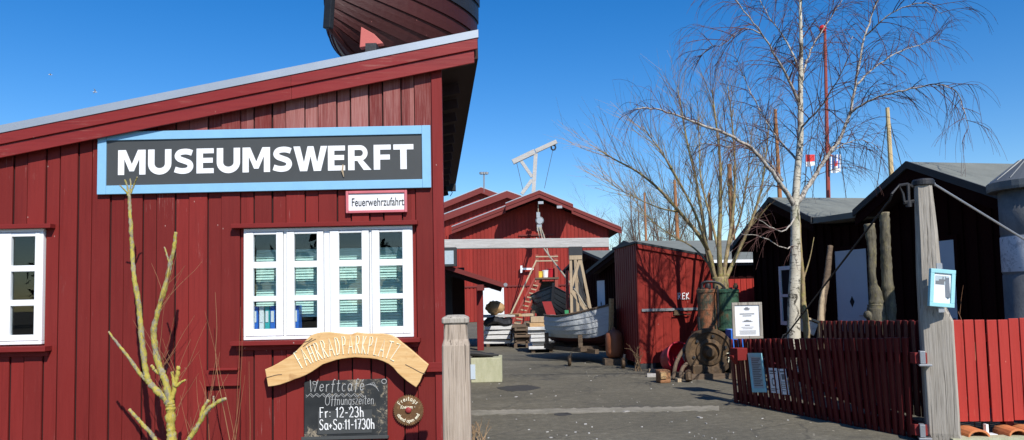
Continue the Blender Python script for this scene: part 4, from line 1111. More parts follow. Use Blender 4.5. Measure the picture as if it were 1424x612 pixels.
# boat resting on the foreground roof
bx_ = P(560, 60, 9.3)
rb = thing('roof_boat', 'old round bellied red and black wooden boat displayed on top of the roof', 'boat', (bx_.x, 9.1, roofz(bx_.x)))
fw_ = Vector((-.40, -.80, 0))
tw, pt, b_h, sh_h = make_hull(rb, Vector((bx_.x-.10, 9.45, roofz(bx_.x)+.14)), fw_, R(-5), (2.7, 1.78, 1.30, .35, .25, .4, .22, 3.4, .58), 9, ('hullred', 'hullblack'), 7, lap=.02, stem_mat='hullblack', rail_mat='hullblack')
mb = MB(); c0 = P(503, 66, 8.15)
q = [P(500, 66, 8.12), P(533, 60, 8.12), P(520, 47, 8.12), P(502, 37, 8.12)]
mb.prism(q, (0, .09, 0))
mb.build('chock', 'chock', rb, bevel=.006); mb = MB(); mb.prism([p_ + Vector((.9, .9, .15)) for p_ in q], (0, .09, 0)); mb.build('chock', 'chock', rb, bevel=.006)
mb = MB(); mb.box((c0.x+.15, 8.5, roofz(c0.x+.15)+.05), (.12, 1.2, .12)); mb.build('bearer', 'iron', rb)

# white clinker boat on its trailer
bow, stern = P(846, 440, 17.3), P(773, 440, 19.3)
fw_ = Vector((bow.x-stern.x, bow.y-stern.y, 0)); Lw = fw_.length + .1; mid = (bow+stern)/2
wbt = thing('clinker_boat', 'white clinker rowing boat with dark red bottom, bow beside the red shed', 'boat', (mid.x, mid.y, 0))
tw, pt, b_w, sh_w = make_hull(wbt, (mid.x, mid.y, .40), fw_, R(-3), (Lw, 1.30, .66, .55, .30, .03, .25, 2.3, .8), 8, ('hullred', 'whitewood'), 3, lap=.02)
for t in (.25, .55):
    mb = MB(); w_ = b_w(t)*.93; mb.bar(tw(Vector(((t-.5)*Lw, -w_, sh_w(t)-.12))), tw(Vector(((t-.5)*Lw, w_, sh_w(t)-.12))), .2, .03); mb.build('thwart', 'rawwood', wbt)
mb = MB(); mb.box(tw(Vector((-Lw/2+.05, .3, .72))), (.1, .06, .2)); mb.build('cleat', 'greenp', wbt)
trl = thing('boat_trailer', 'low dark boat trolley on small caster wheels under the white boat', 'trailer', (mid.x, mid.y, 0))
fwn = fw_.normalized(); sdn = Vector((0,0,1)).cross(fwn)
mb = MB()
for sg in (-.32, .32): mb.bar(mid*1 + sdn*sg - fwn*1.1 + Vector((0,0,.28-mid.z)), mid + sdn*sg + fwn*1.1 + Vector((0,0,.28-mid.z)), .1, .1)
for t in (-.8, .7): mb.bar(mid - sdn*.55 + fwn*t + Vector((0,0,.33-mid.z)), mid + sdn*.55 + fwn*t + Vector((0,0,.33-mid.z)), .14, .12)
for t in (-.8, .7):
    for sg in (-.5, .5): mb.bar(mid + sdn*sg + fwn*t + Vector((0,0,.36-mid.z)), mid + sdn*sg*1.02 + fwn*t + Vector((0,0,.66-mid.z)), .1, .1)
mb.build('trolley_frame', 'oldplank', trl)
wc = G(792, 509)
for off in (Vector((0,0,0)), fwn*1.25+sdn*.55):
    c = Vector((wc.x, wc.y, .115)) + off
    mb = MB(); mb.lathe(c, [(.035, -.03), (.10, -.035), (.115, -.02), (.115, .02), (.10, .035), (.035, .03)], 20, 'X'); wh = mb.build('wheel', 'rustiron', trl, smooth=False)
    mb = MB(); mb.tube([c+Vector((0,0,.0)), c+Vector((.05,.05,.18))], .03, 6); mb.build('caster_fork', 'iron', wh)
by = thing('boat_fender', 'reddish orange fender standing between the white boat and the shed', 'fender', (P(853, 478, 17.0).x, 17.0, 0))
c = P(854, 478, 17.0); mb = MB(); rr_ = .20
mb.lathe((c.x, c.y, .14), [(0, 0), (rr_*.6, .01), (rr_*.9, .06), (rr_, .16), (rr_, .45), (rr_*.9, .56), (rr_*.55, .63), (rr_*.22, .65), (rr_*.18, .70), (0, .70)], 24); mb.build('float', 'orange', by, smooth=True)
mb = MB(); mb.box((c.x, c.y, .07), (.5, .5, .14)); mb.build('wooden_base', 'oldplank', by)

# black boat on the stocks
bY = 29.0; bp = P(757, 440, bY)
bb = thing('black_boat', 'black tarred clinker boat on stocks, bow towards the yard, under the scaffold', 'boat', (bp.x, bY, 0))
fw_ = Vector((-.10, -1, 0))
make_hull(bb, (bp.x+.45, bY+2.0, .58), fw_, R(-6), (4.6, 2.1, .85, .4, .52, .1, .45, 2.3, .7), 7, ('hullblack', 'hullblack'), 3, lap=.024, stem_mat='hullblack', rail_mat='hullblack')
mb = MB()
for dy in (.8, 3.0):
    mb.bar((bp.x-.5, bY+dy, .3), (bp.x+1.3, bY+dy, .3), .25, .3); 
    for dx in (-.5, 1.35): mb.bar((bp.x+dx, bY+dy, .0), (bp.x+dx*.9+.05, bY+dy, 1.0), .14, .14)
mb.build('stocks', 'oldplank', bb)
# red staging board below the bow
q0, q1 = P(762, 430, 27.0), P(776, 466, 26.0)
sb_ = thing('red_plank', 'dark red plank leaning under the black boat behind the timber', 'plank', (q0.x, 26.5, 0)); mb = MB(); mb.bar(G(779, 474), P(760, 420, 27.6), .35, .05); mb.build('board', 'trimv', sb_)

# scaffold with buckets
SY = 31.0
pl_z = P(760, 387, SY).z
sc = thing('work_scaffold', 'rust brown work scaffold with railing and platform behind the black boat', 'scaffold', (P(760, 440, SY).x, SY, 0))
for u, dy in ((747, 0), (773.5, 0), (749, 1.4), (775, 1.4)):
    c = P(u, 380, SY); mb = MB(); top_ = P(u, 354, SY).z
    mb.bar((c.x, SY+dy, 0), (c.x, SY+dy, top_), .13, .13); mb.build('upright', 'mastred', sc)
for v in (357, 363):
    mb = MB(); mb.bar(P(745, v, SY-.07), P(776, v-.5, SY-.07), .04, .05); mb.build('rail', 'palewood', sc)
mb = MB(); a_, b__ = P(744, 387, SY), P(777, 386.5, SY); mb.box(((a_.x+b__.x)/2, SY+.7, pl_z), (b__.x-a_.x, 1.6, .07)); mb.box(((a_.x+b__.x)/2, SY+1.45, pl_z/2), (b__.x-a_.x-.2, .06, pl_z-.2)); mb.build('platform', 'oldplank', sc)
def bucket(label, u, Y, h, r0, mat, group='buckets on the scaffold'):
    c = P(u, 386, Y); z0 = pl_z + .036
    t = thing('bucket', label, 'bucket', (c.x, Y, z0), group)
    mb = MB(); mb.lathe((c.x, Y, z0), [(0, 0), (r0*.82, 0), (r0, h), (r0*1.06, h), (r0*1.06, h-.03), (r0*.97, h-.03), (r0*.8, .02), (0, .02)], 20); mb.build('pail', mat, t, smooth=False)
    mb = MB(); mb.tube([(c.x + r0*1.03*math.cos(a*math.pi/8), Y, z0+h-.04-.5*h*math.sin(a*math.pi/8)) for a in range(9)], .012, 5); mb.build('handle', 'steel', t)
bucket('yellow bucket on the scaffold platform, left of the white bucket', 750.5, SY+.22, .26, .13, 'yellowp')
bucket('white bucket between the yellow and the red bucket on the scaffold', 758.5, SY+.22, .31, .13, 'white')
bucket('large red bucket on the scaffold platform', 767.5, SY+.3, .38, .21, 'redp')
lad = thing('ladder', 'reddish wooden ladder leaning beside the black boat', 'ladder', G(715, 457))
la, lb = (P(744, 388, 31), P(712, 452, 28.5)), (P(753, 390, 31.3), P(724, 454, 28.8))
for p_, q_ in (la, lb): MB().bar(p_, q_, .07, .11).build('rail', 'mastred', lad)
for i in range(11):
    t = (i+.5)/11; MB().bar(la[0].lerp(la[1], t), lb[0].lerp(lb[1], t), .045, .05).build('rung', 'palewood', lad)
pp = thing('boat_pole', 'long pale pole leaning against the scaffold left of the ladder', 'pole', G(708, 447))
mb = MB(); g_ = P(707, 444, 40); mb.tube([P(746, 362, 30.9), P(707.5, 443, 29.5)], .035, 6); mb.tube([P(707.5, 443, 29.5), P(711, 438, 29.5)], .03, 5); mb.build('shaft', 'palewood', pp)
# A-frame trestle behind the white boat
TY = 21.2
tr_ = thing('timber_trestle', 'tall pale timber A frame trestle behind the white boat', 'trestle', (P(807, 440, TY).x, TY, 0))
def leg(u0, v0, u1, v1, Y0=TY, Y1=TY, w_=.075, nm='leg', mt='palewood'):
    a_, c_ = P(u0, v0, Y0), P(u1, v1, Y1)
    c_ = a_ + (c_-a_)*(a_.z/(a_.z-c_.z)) if nm == 'leg' else c_
    MB().bar(a_, c_, w_, w_).build(nm, mt, tr_)
leg(793.5, 358, 795, 431); leg(807, 360, 821, 430); leg(788.5, 376, 789.5, 433, TY+.3, TY+.3, .09, 'leg', 'mastred'); leg(800, 361, 803, 420, TY+1.2, TY+1.4, .09)
leg(791.5, 358.5, 809, 358, nm='crossbar', w_=.12); leg(806, 361, 795, 398, nm='brace', w_=.08); leg(795.5, 405, 815, 431, nm='brace', w_=.11); leg(803, 383, 818, 428, TY+.2, TY+.2, .07, 'brace')
rp = thing('hauling_rope', 'white rope running from the beam down to the wooden trestle', 'rope', P(747, 333, 30)); mb = MB()
mb.tube([P(746, 331, 30), P(764, 356, 27), P(803, 407, 21.1)], .03, 5); mb.tube([P(803, 407, 21.1), P(815, 427, 20.9)], .02, 5); mb.build('line', 'rope', rp)

# ================================================================== TIMBER STACKS
def board(label, c, d, ang, mat, group, nm='timber_board'):
    mb = MB(); mb.box(c, d, rotz(ang)); o = mb.build(nm, mat, base=c, bevel=.008); return tag(o, label, 'board', group)
def stack(u0, u1, vbot, n, th, gapz, dep, mat, label, group, z0=.10):
    a_, b__ = G(u0, vbot), G(u1, vbot); Y = a_.y; xm = (a_.x+b__.x)/2; wd = b__.x-a_.x
    first = None
    for i in range(n):
        zc = z0 + i*(th+gapz) + th/2; off = Vector((rnd.uniform(-.05,.05), rnd.uniform(-.06,.1), 0)); loc = Vector((xm, Y+dep/2, zc)) + off
        if first is None: first = board(label, loc, (wd, dep, th), rnd.uniform(-.05, .05), mat, group)
        else:
            o = first.copy(); COL.objects.link(o); o.location = loc; o.rotation_euler = (0, 0, rnd.uniform(-.06, .06)); o.scale = (rnd.uniform(.94, 1.03), 1, 1)
    # bearers under and between
    for dx in (-.36, .36):
        o = tag(MB().box((xm+dx*wd, Y+dep/2, z0/2), (.1, dep*.9, z0)).build('timber_bearer', 'oldplank', base=(xm+dx*wd, Y+dep/2, 0)), 'short dark bearer under the ' + group, 'bearer', 'bearers under the ' + group)
    for i in range(n-1):
        for dx in (-.34, .34):
            zc = z0 + (i+1)*th + i*gapz + gapz/2
            tag(MB().box((xm+dx*wd, Y+dep/2, zc), (.06, dep*.92, gapz)).build('timber_spacer', 'oldplank', base=(xm+dx*wd, Y+dep/2, zc)), 'thin dark spacer between boards of the ' + group, 'spacer', 'spacers of the ' + group)
    return xm, Y, z0 + n*th + (n-1)*gapz, wd
xm, Y, zt, wd = stack(673, 713, 483, 4, .115, .035, 1.5, 'plankedge', 'pale grey board in the stack in front of the white barn door', 'left timber stack')
sh_ = thing('plastic_sheet', 'bunched black plastic sheet on the left timber stack', 'sheet', (xm, Y, zt)); mb = MB()
for i in range(7):
    mb.tube(smooth_line([Vector((xm-.46+.1*rnd.random(), Y+.0+.2*i, zt+.05+.07*(i%3))), Vector((xm-.1, Y-.04+.2*i, zt+.13+.08*rnd.random())), Vector((xm+.2, Y+.2*i, zt+.10)), Vector((xm+.46, Y+.02+.2*i, zt+.09+.05*rnd.random()))], 4), [.05]+[.10+.04*rnd.random() for _ in range(11)]+[.04], 7)
mb.build('folds', 'tarp', sh_)
bdt = board('weathered board lying on the black plastic sheet', (xm+.02, Y+.72, zt+.30), (wd*1.12, 1.4, .06), .03, 'beam', None)
lg = thing('tree_burl', 'lumpy orange brown tree burl on top of the left timber stack', 'burl', (P(688, 440, Y+.4).x, Y+.4, zt+.33))
bm = bmesh.new(); bmesh.ops.create_icosphere(bm, subdivisions=4, radius=1.0)
cb_ = Vector((P(689, 440, Y+.5).x, Y+.5, zt+.33+.24)); mb = MB()
from mathutils import noise as mn
vs = [cb_ + Vector((v.co.x*.30, v.co.y*.27, v.co.z*.22))*(1+.22*mn.noise(v.co*1.5+Vector((3,1,7)))+.10*mn.noise(v.co*5)) for v in bm.verts]
mb.add(vs, [tuple(v.index for v in f.verts) for f in bm.faces]); bm.free(); mb.build('lump', 'rawwood', lg, smooth=True)
xm2, Y2, zt2, wd2 = stack(737, 772, 491, 6, .085, .022, 1.4, 'plankedge', 'pale board in the stack to the left of the white boat', 'right timber stack')
board('flat raw orange wood slab on the right timber stack', (xm2-.02, Y2+.6, zt2+.05), (.72, .9, .1), .1, 'rawwood', None)
board('angled raw wood offcut on the right timber stack', (xm2+.05, Y2+.8, zt2+.19), (.6, .5, .16), -.2, 'palewood', None)
stack(714, 737, 484, 6, .07, .03, 1.1, 'oldplank', 'dark weathered board in the stack between the two pale ones', 'middle timber stack', .12)
for u, v, mt, lab in ((722, 452, 'rawwood', 'orange scrap plank across the dark timber stack'), (733, 449, 'palewood', 'pale offcut on the dark timber stack beside the black boat')):
    c = P(u, v, 24.2); board(lab, (c.x, 24.2, .98), (.4, .8, .08), rnd.uniform(-.5, .5), mt, None, 'wood_offcut')

# concrete block with hose
cA, cB = G(655, 532.5), G(698.5, 531)
blk = thing('mossy_block', 'pale mossy concrete block at the left edge of the yard', 'block', ((cA.x+cB.x)/2, cA.y, 0))
hb = P(676, 498, cA.y).z
mb = MB(); mb.box(((cA.x+cB.x)/2, cA.y+.35, hb/2), (cB.x-cA.x, .7, hb)); mb.build('body', 'concrete', blk, bevel=.012)
mb = MB(); mb.box((cA.x+.02, cA.y+.2, hb*.45), (.13, .42, hb*.6)); mb.build('blue_patch', 'door', blk)
hs_ = thing('rubber_slab', 'flat black rubber sheet lying on the concrete block', 'sheet', (cA.x+.2, cA.y+.3, hb)); mb = MB()
mb.tube(smooth_line([Vector((cA.x-.1, cA.y+.1, hb+.09)), Vector((cA.x+.1, cA.y+.12, hb+.08)), Vector((cA.x+.3, cA.y+.15, hb+.05)), Vector((cA.x+.52, cA.y+.2, hb+.035))], 5), [.05]*8+[.045, .04, .035, .03, .03, .025, .02, .02], 8)
mb.quadbox((cA.x, cA.y+.12, hb+.03), (cA.x+.42, cA.y+.14, hb+.02), (cA.x+.42, cA.y+.6, hb+.02), (cA.x, cA.y+.6, hb+.03), (0,0,.03)); mb.build('fold', 'rubber', hs_)

# ================================================================== LEFT GATE POST
lp = P(635, 520, 6.6); PYv = 6.6
bol = thing('gate_post', 'short square weathered timber post with flat cap left of the driveway', 'post', (lp.x, PYv, 0))
zq = lambda v: P(635, v, PYv-.12).z
hw = (P(654.5, 520, PYv-.12).x - P(614.5, 520, PYv-.12).x)/2/1.02
mb = MB(); sqpost(mb, (lp.x, PYv), [(hw, 0), (hw*1.0, zq(560)), (hw*.98, zq(481)), (hw*.86, zq(472)), (hw*.83, zq(451))], R(2)); mb.build('shaft', 'postwarm', bol, bevel=.005)
mb = MB(); sqpost(mb, (lp.x, PYv), [(hw*.84, zq(451)+.001), (hw*.97, zq(449)), (hw*.97, zq(443)), (hw*.88, zq(441)), (hw*.6, zq(438.5)), (0.02, zq(438))], R(2)); mb.build('cap', 'post', bol, bevel=.004)

# ================================================================== RIGHT GATE POST
RY = 7.9
rpx = P(1311, 540, RY).x
gp_ = thing('gate_post', 'tall tapering weathered timber post with metal cap and iron bracket', 'post', (rpx, RY, 0))
ang = R(-24)
zr = lambda v: P(1300, v, RY).z
def pw(u0, u1, v): return (P(u1, v, RY).x - P(u0, v, RY).x)/2/(math.cos(ang)+abs(math.sin(ang)))
mb = MB(); sec = [(1288, 1341, 640, 0.0), (1284, 1337, 600, None), (1277, 1329, 480, None), (1275, 1327, 446, None), (1274, 1316, 424, None), (1272, 1311, 380, None), (1271, 1305, 320, None), (1269.5, 1297, 258, None)]
b0 = 0
m = rotz(ang); n = 8
for u0, u1, v, zf in sec:
    h = pw(u0, u1, min(v, 600)); cx_ = (P(u0, min(v, 600), RY).x+P(u1, min(v, 600), RY).x)/2; z_ = zr(v) if zf is None else zf; ch = h*.14 if v > 440 else h*.34
    for px, py in ((-h+ch,-h),(h-ch,-h),(h,-h+ch),(h,h-ch),(h-ch,h),(-h+ch,h),(-h,h-ch),(-h,-h+ch)): mb.v.append(Vector((cx_, RY, z_)) + m @ Vector((px, py, 0)))
for i in range(len(sec)-1):
    for k in range(n): mb.f.append((i*n+k, i*n+(k+1)%n, (i+1)*n+(k+1)%n, (i+1)*n+k))
mb.f.append(tuple(range(n))[::-1]); mb.f.append(tuple((len(sec)-1)*n+k for k in range(n)))
mb.build('shaft', 'post', gp_)
ct = P(1283.5, 253, RY); rcap = pw(1269.5, 1297, 256)*1.32
mb = MB(); mb.lathe((ct.x, RY, ct.z-.045), [(0, 0), (rcap*.98, 0), (rcap*1.04, .01), (rcap*1.04, .05), (rcap*.9, .07), (0, .085)], 24); mb.build('cap', 'iron', gp_)
mb = MB(); br = [P(1250, 258, RY), P(1262, 256, RY), P(1270, 260, RY)]
mb.tube(br, .016, 6); mb.tube([P(1240, 270, RY), P(1250, 258, RY), P(1256, 270, RY), P(1258, 282, RY)], .014, 6); mb.tube([P(1257, 282, RY), P(1271, 280, RY)], .02, 6); mb.tube([P(1263, 256, RY), P(1264, 284, RY)], .018, 6)
mb.lathe(P(1264, 284, RY), [(0, -.03), (.03, -.03), (.03, .03), (0, .03)], 10); mb.build('bracket', 'iron', gp_)
# hinge straps
for v in (497, 599):
    c = P(1281, v, RY-.12); mb = MB(); mb.box(c+Vector((.02,.02,0)), (.05, .1, .13), rotz(R(-20))); mb.box(c+Vector((.035,.0,-.08)), (.12, .1, .02), rotz(R(-20))); mb.build('hinge', 'steel', gp_, bevel=.004)
st1 = thing('stay_rod', 'dark stay rod slanting from the post bracket down past the birch', 'rod', P(1241, 274, RY)); mb = MB()
mb.tube([P(1240, 271, RY), P(1237, 279, RY+.05), P(1095, 464, 11.3), P(1092, 468, 11.35)], .013, 6); mb.tube([P(1095, 464, 11.3), P(1089, 466, 11.3), P(1086, 474, 11.3)], .011, 6)
gg = P(1092, 468, 11.35); mb.tube([gg, Vector((gg.x-.05, gg.y+.02, 0))], .02, 6); mb.build('rod', 'iron', st1)
st2 = thing('stay_cable', 'pale steel cable from the post top towards the right', 'cable', P(1297, 255, RY)); mb = MB()
e1 = P(1297, 255, RY); e2 = P(1640, 462, 8.42); mb.tube([e1, e1.lerp(e2, .5)-Vector((0,0,.01)), e2], .012, 6); mb.tube([e2+Vector((-.03,0,.02)), Vector((e2.x+.05, e2.y, 0))], .03, 6); mb.tube([P(1294, 256, RY-.02), P(1299, 256, RY)], .02, 8)
mb.build('cable', 'steel', st2)

# ================================================================== GATE
g0, g1 = P(1267, 560, 8.02), P(1016, 520, 10.9)
gd = Vector((g1.x-g0.x, g1.y-g0.y, 0)); GL_ = gd.length; gd.normalize(); gn = Vector((gd.y, -gd.x, 0))
if gn.x > 0: gn = -gn
gbase = Vector((g0.x, g0.y, 0))
def gp(u, v, off=0.0): return plane_hit(u, v, gbase + gn*off, gn)
gate = thing('driveway_gate', 'open red slatted gate leaf hung on the tall post, seen in shade', 'gate', (gbase.x, gbase.y, 0))
tr0, br0, tl0, bl0 = gp(1263, 469), gp(1271, 628), gp(1013, 471.5), gp(1021, 571)
N = 30
mb = MB()
def lin(a, b, t): return a.lerp(b, t)
wob = [rnd.uniform(-.006, .006) for _ in range(N+1)]
for i in range(N):
    t0, t1 = i/N, (i+1)/N - .0048
    def lean(t): return -.040*math.sin(math.pi*min(1, t*1.0))
    o_ = gn*(.0 + (.006 if i % 2 else 0) + wob[i]*.4)
    q = [lin(br0, bl0, max(0, t0+lean(t0))), lin(br0, bl0, max(0.0001, t1+lean(t1))), lin(tr0, tl0, t1), lin(tr0, tl0, t0)]
    q = [q[0]+o_+gn*.024, q[1]+o_, q[2]+o_, q[3]+o_+gn*.024]
    dz = Vector((0,0,wob[i]*1.5)); q[2] = q[2]+dz; q[3] = q[3]+dz
    mb.quadbox(*q, -gn*.028)
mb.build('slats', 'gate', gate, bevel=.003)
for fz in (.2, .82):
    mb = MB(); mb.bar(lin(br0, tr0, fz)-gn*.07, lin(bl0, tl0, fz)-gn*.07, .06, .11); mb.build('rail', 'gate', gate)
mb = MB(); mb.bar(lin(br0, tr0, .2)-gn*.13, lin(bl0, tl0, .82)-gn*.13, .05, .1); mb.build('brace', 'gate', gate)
for v in (498, 598):
    c = gp(1273, v); c2 = P(1281, v, RY-.1); mb = MB(); mb.bar(c - gd*-.02 - gn*.03, c2, .12, .115); mb.build('hinge_block', 'trim', gate, bevel=.006)
c = gp(1031, 492, .07); mb = MB(); mb.box(c+gn*.02, (.17, .22, .17), rotz(math.atan2(gd.y, gd.x))); mb.prism([c+gn*.14+Vector((-.02,0,-.02)), c+gn*.16+Vector((.07,0,-.02)), c+gn*.13+Vector((.05,0,-.15))], gd*.08); mb.build('latch_block', 'trim', gate, bevel=.006)
# notices on the gate
def notice(name, label, px, off, frame, panel, fw, lines, group=None, kind='frame'):
    """flat notice given by its four photograph corners on the gate plane"""
    q = [gp(u, v, off) for u, v in px]      # tl tr br bl
    c = sum(q, Vector())/4; t = thing(name, label, 'notice', q[3], group)
    if fw:
        mb = MB()
        for i in range(4):
            a_, b__ = q[i], q[(i+1)%4]; ia, ib = a_.lerp(c, fw), b__.lerp(c, fw); mb.quadbox(a_, b__, ib, ia, gn*.018)
        mb.build('frame', frame, t)
    qq = [x.lerp(c, fw*.9) for x in q]; mb = MB(); mb.quadbox(*qq, gn*.006); mb.build('sheet', panel, t)
    mb = MB()
    for y0, y1, x0_, x1_ in lines:
        def at(x, y): return (qq[0].lerp(qq[1], x)).lerp(qq[3].lerp(qq[2], x), y) + gn*.0065
        mb.quadbox(at(x0_, y0), at(x1_, y0), at(x1_, y1), at(x0_, y1), gn*.0015)
    if lines: mb.build('print', 'ink', t)
    return t
L1 = [(.06+i*.055, .09+i*.055, .12, .88-.1*((i*7)%3)) for i in range(16)]
notice('framed_notice', 'blue framed notice hanging slightly askew on the gate', [(1041, 491), (1060, 491), (1066.5, 545.5), (1047.5, 545.5)], .028, 'aqua', 'paperblue', .2, L1)
notice('paper_notice', 'greyish green printed sheet with a ring emblem, left of two on the gate', [(1069, 511.5), (1080.5, 512), (1084.5, 547), (1073, 546)], .016, None, 'paper', 0, [(.1,.16,.1,.9), (.2,.24,.1,.8), (.40,.46,.3,.7), (.46,.66,.24,.34), (.46,.66,.66,.76), (.66,.72,.3,.7), (.82,.86,.1,.9), (.9,.93,.1,.7)])
notice('paper_notice', 'pale printed sheet with text lines, right of two on the gate', [(1083, 513), (1092.5, 513), (1098, 549), (1088, 548.5)], .016, None, 'paper', 0, [(.08,.14,.1,.9), (.2,.42,.3,.75), (.5,.53,.1,.9), (.58,.61,.1,.85), (.66,.69,.1,.9), (.74,.77,.1,.8), (.84,.87,.1,.6)])
# framed white notice standing over the gate
NY = 11.15
t_ = thing('framed_notice', 'wooden framed white notice with printed text standing above the gate', 'notice', P(1039, 471, NY))
def fr_board(t_, r, Y, fw, frame, panel, dep=.04, rot=None):
    x0, x1, z0, z1 = r
    mb = MB(); cx_, cz_ = (x0+x1)/2, (z0+z1)/2; mm = rot if rot is not None else Matrix.Identity(3); o_ = Vector((cx_, Y, cz_))
    W_, H_ = x1-x0, z1-z0
    for c, d in (((0,0,H_/2-fw/2),(W_,dep,fw)), ((0,0,-H_/2+fw/2),(W_,dep,fw)), ((-W_/2+fw/2,0,0),(fw,dep-.002,H_-2*fw)), ((W_/2-fw/2,0,0),(fw,dep-.002,H_-2*fw))): mb.box(o_+mm@Vector(c), d, mm)
    mb.build('frame', frame, t_, bevel=.004)
    mb = MB(); mb.box(o_+mm@Vector((0,.006,0)), (W_-2*fw+.01, dep*.5, H_-2*fw+.01), mm); mb.build('sheet', panel, t_)
    def at(x, y, off=.002): return o_ + mm@Vector(((x-.5)*(W_-2*fw), .006-dep*.25-off, (.5-y)*(H_-2*fw)))
    return at
def bars(mb, at, lines):
    for y0, y1, x0_, x1_ in lines: mb.quadbox(at(x0_, y1), at(x1_, y1), at(x1_, y0), at(x0_, y0), at(.5,.5,.001)-at(.5,.5,0))
r = rect(1018.5, 1059.5, 420.5, 471, NY)
at = fr_board(t_, r, NY, .042, 'post', 'paper', rot=rotz(R(-4)))
mb = MB(); bars(mb, at, [(.07,.10,.44,.56), (.10,.14,.38,.62), (.15,.165,.42,.58), (.27,.30,.2,.8), (.335,.36,.32,.68), (.48,.50,.44,.56), (.50,.53,.36,.66), (.53,.545,.3,.72), (.64,.665,.4,.6), (.71,.72,.25,.75), (.76,.77,.3,.7)] + [(.83+.035*i, .84+.035*i, .16+.03*(i%2), .84) for i in range(4)]); mb.build('print', 'ink', t_)
mb = MB(); c = P(1039, 445, NY+.05); mb.box((c.x, NY+.06, (r[3]-.1)/2), (.07, .06, r[3]-.1)); mb.build('stake', 'oldplank', t_)

# picture on the post
PYY = 7.62
t_ = thing('framed_notice', 'pale aqua framed sheet with small photograph fixed to the tall post', 'notice', P(1309, 428, PYY))
r = rect(1291, 1328, 374.5, 427, PYY)
rot = Matrix.Rotation(R(5.5), 3, 'Y') @ rotz(R(6))
at = fr_board(t_, r, PYY, .042, 'aqua', 'paper', rot=rot)
mb = MB(); mb.quadbox(at(.1,.38), at(.9,.38), at(.9,.08), at(.1,.08), at(.5,.5,.001)-at(.5,.5,0)); mb.build('photograph', 'paperblue', t_)
mb = MB(); bars(mb, lambda x, y, o=.004: at(x, y, o), [(.26,.37,.12,.6), (.2,.26,.3,.75), (.12,.2,.5,.56), (.1,.24,.66,.7)]); mb.build('print', 'ink', t_)
mb = MB(); mb.box(P(1309, 431, PYY+.01), (.06, .012, .05)); mb.box(P(1306, 370, PYY+.02), (.06, .012, .06)); mb.bar(P(1309, 400, PYY+.015), P(1309, 400, RY-.2), .15, .2); mb.build('fixing', 'steel', t_)

# ================================================================== FENCES
FYr = 8.0
fz0, fz1 = P(1375, 585.5, FYr).z, P(1375, 444, FYr).z
xs0 = P(1328, 515, FYr).x; step = (P(1421.7, 515, FYr).x - xs0)/6
fen = thing('picket_fence', 'sunlit red picket fence right of the tall post', 'fence', (xs0+2, FYr, 0))
proto = MB(); proto.box((xs0+step*.44, FYr, (fz0+fz1)/2), (step*.87, .022, fz1-fz0)); pk = proto.build('picket', 'fence', fen, bevel=.004)
for i in range(1, 22):
    o = pk.copy(); COL.objects.link(o); o.parent = fen; o.location = (i*step + rnd.uniform(-.006,.006), rnd.uniform(-.004,.004), rnd.uniform(-.008,.008)); 
mb = MB()
for z_ in (fz0+.18, fz1-.2):
    mb = MB(); mb.box((xs0+11*step, FYr+.045, z_), (22*step, .05, .09)); mb.build('rail', 'fence', fen)
for i in (5, 13, 21):
    mb = MB(); mb.box((xs0+i*step, FYr+.12, fz1/2-.05), (.09, .09, fz1-.1)); mb.build('post', 'gate', fen)
f0, f1 = P(1279, 446, 8.75), P(1141, 446.5, 11.2)
fd = Vector((f1.x-f0.x, f1.y-f0.y, 0)); FL = fd.length; fd.normalize(); fn = Vector((fd.y, -fd.x, 0)); fn = -fn if fn.x > 0 else fn
fen2 = thing('slat_fence', 'dark red slatted fence behind the gate in front of the hut door', 'fence', (f0.x, f0.y, 0))
n2_ = 34; mb = MB()
for i in range(n2_):
    a_ = Vector((f0.x, f0.y, 0)) + fd*(FL*i/n2_); b__ = a_ + fd*(FL/n2_*.93); zt = f0.z + (f1.z-f0.z)*i/n2_ + rnd.uniform(-.008, .008); o_ = fn*(.022 if i % 2 else 0)
    mb.quadbox(a_+o_+z*.08, b__+o_+z*.08, b__+o_+z*zt, a_+o_+z*zt, fn*-.024)
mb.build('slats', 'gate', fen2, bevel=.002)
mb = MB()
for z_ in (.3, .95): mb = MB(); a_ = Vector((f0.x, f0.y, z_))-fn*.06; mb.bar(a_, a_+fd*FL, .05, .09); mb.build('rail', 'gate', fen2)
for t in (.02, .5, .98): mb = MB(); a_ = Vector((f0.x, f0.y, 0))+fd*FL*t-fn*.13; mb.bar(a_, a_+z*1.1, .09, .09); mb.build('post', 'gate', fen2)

# roof tiles and bits at the foot of the fence
def tile(label, u0, u1, v, Y, half=False):
    a_, b__ = P(u0, v, Y), P(u1, v, Y); c = Vector(((a_.x+b__.x)/2, Y, 0)); wd = b__.x-a_.x
    t = MB(); q = []
    for i in range(9):
        a = math.pi*i/8; q.append((math.cos(a)*wd/2*(1 if i < 5 or not half else 1), (math.sin(a)**.55)*.115))
    pts = [Vector((c.x+x, Y-.16, zz_)) for x, zz_ in q] + [Vector((c.x+x*.88, Y-.16, max(0, zz_-.02))) for x, zz_ in q[::-1]]
    t.prism(pts, (0.03, .32, 0)); o = t.build('roof_tile', 'terracotta', base=c, bevel=.003); o['label'] = label; o['category'] = 'roof tile'; o['group'] = 'roof tiles under the fence'; return o
tile('orange curved roof tile against the foot of the tall post', 1333, 1364, 600, 7.93)
tile('orange roof tile with dark side, right of the white bracket', 1389, 1416, 600, 7.93)
tile('rightmost orange roof tile under the picket fence', 1410, 1440, 600, 7.96)
bq = thing('bracket', 'small white angle bracket between the orange roof tiles', 'bracket', (P(1374, 600, 7.95).x, 7.95, 0)); mb = MB(); c = P(1374, 600, 7.95)
mb.box((c.x, 7.95, .02), (.14, .1, .04)); mb.box((c.x-.02, 7.95, .09), (.025, .05, .10)); mb.build('plate', 'white', bq)
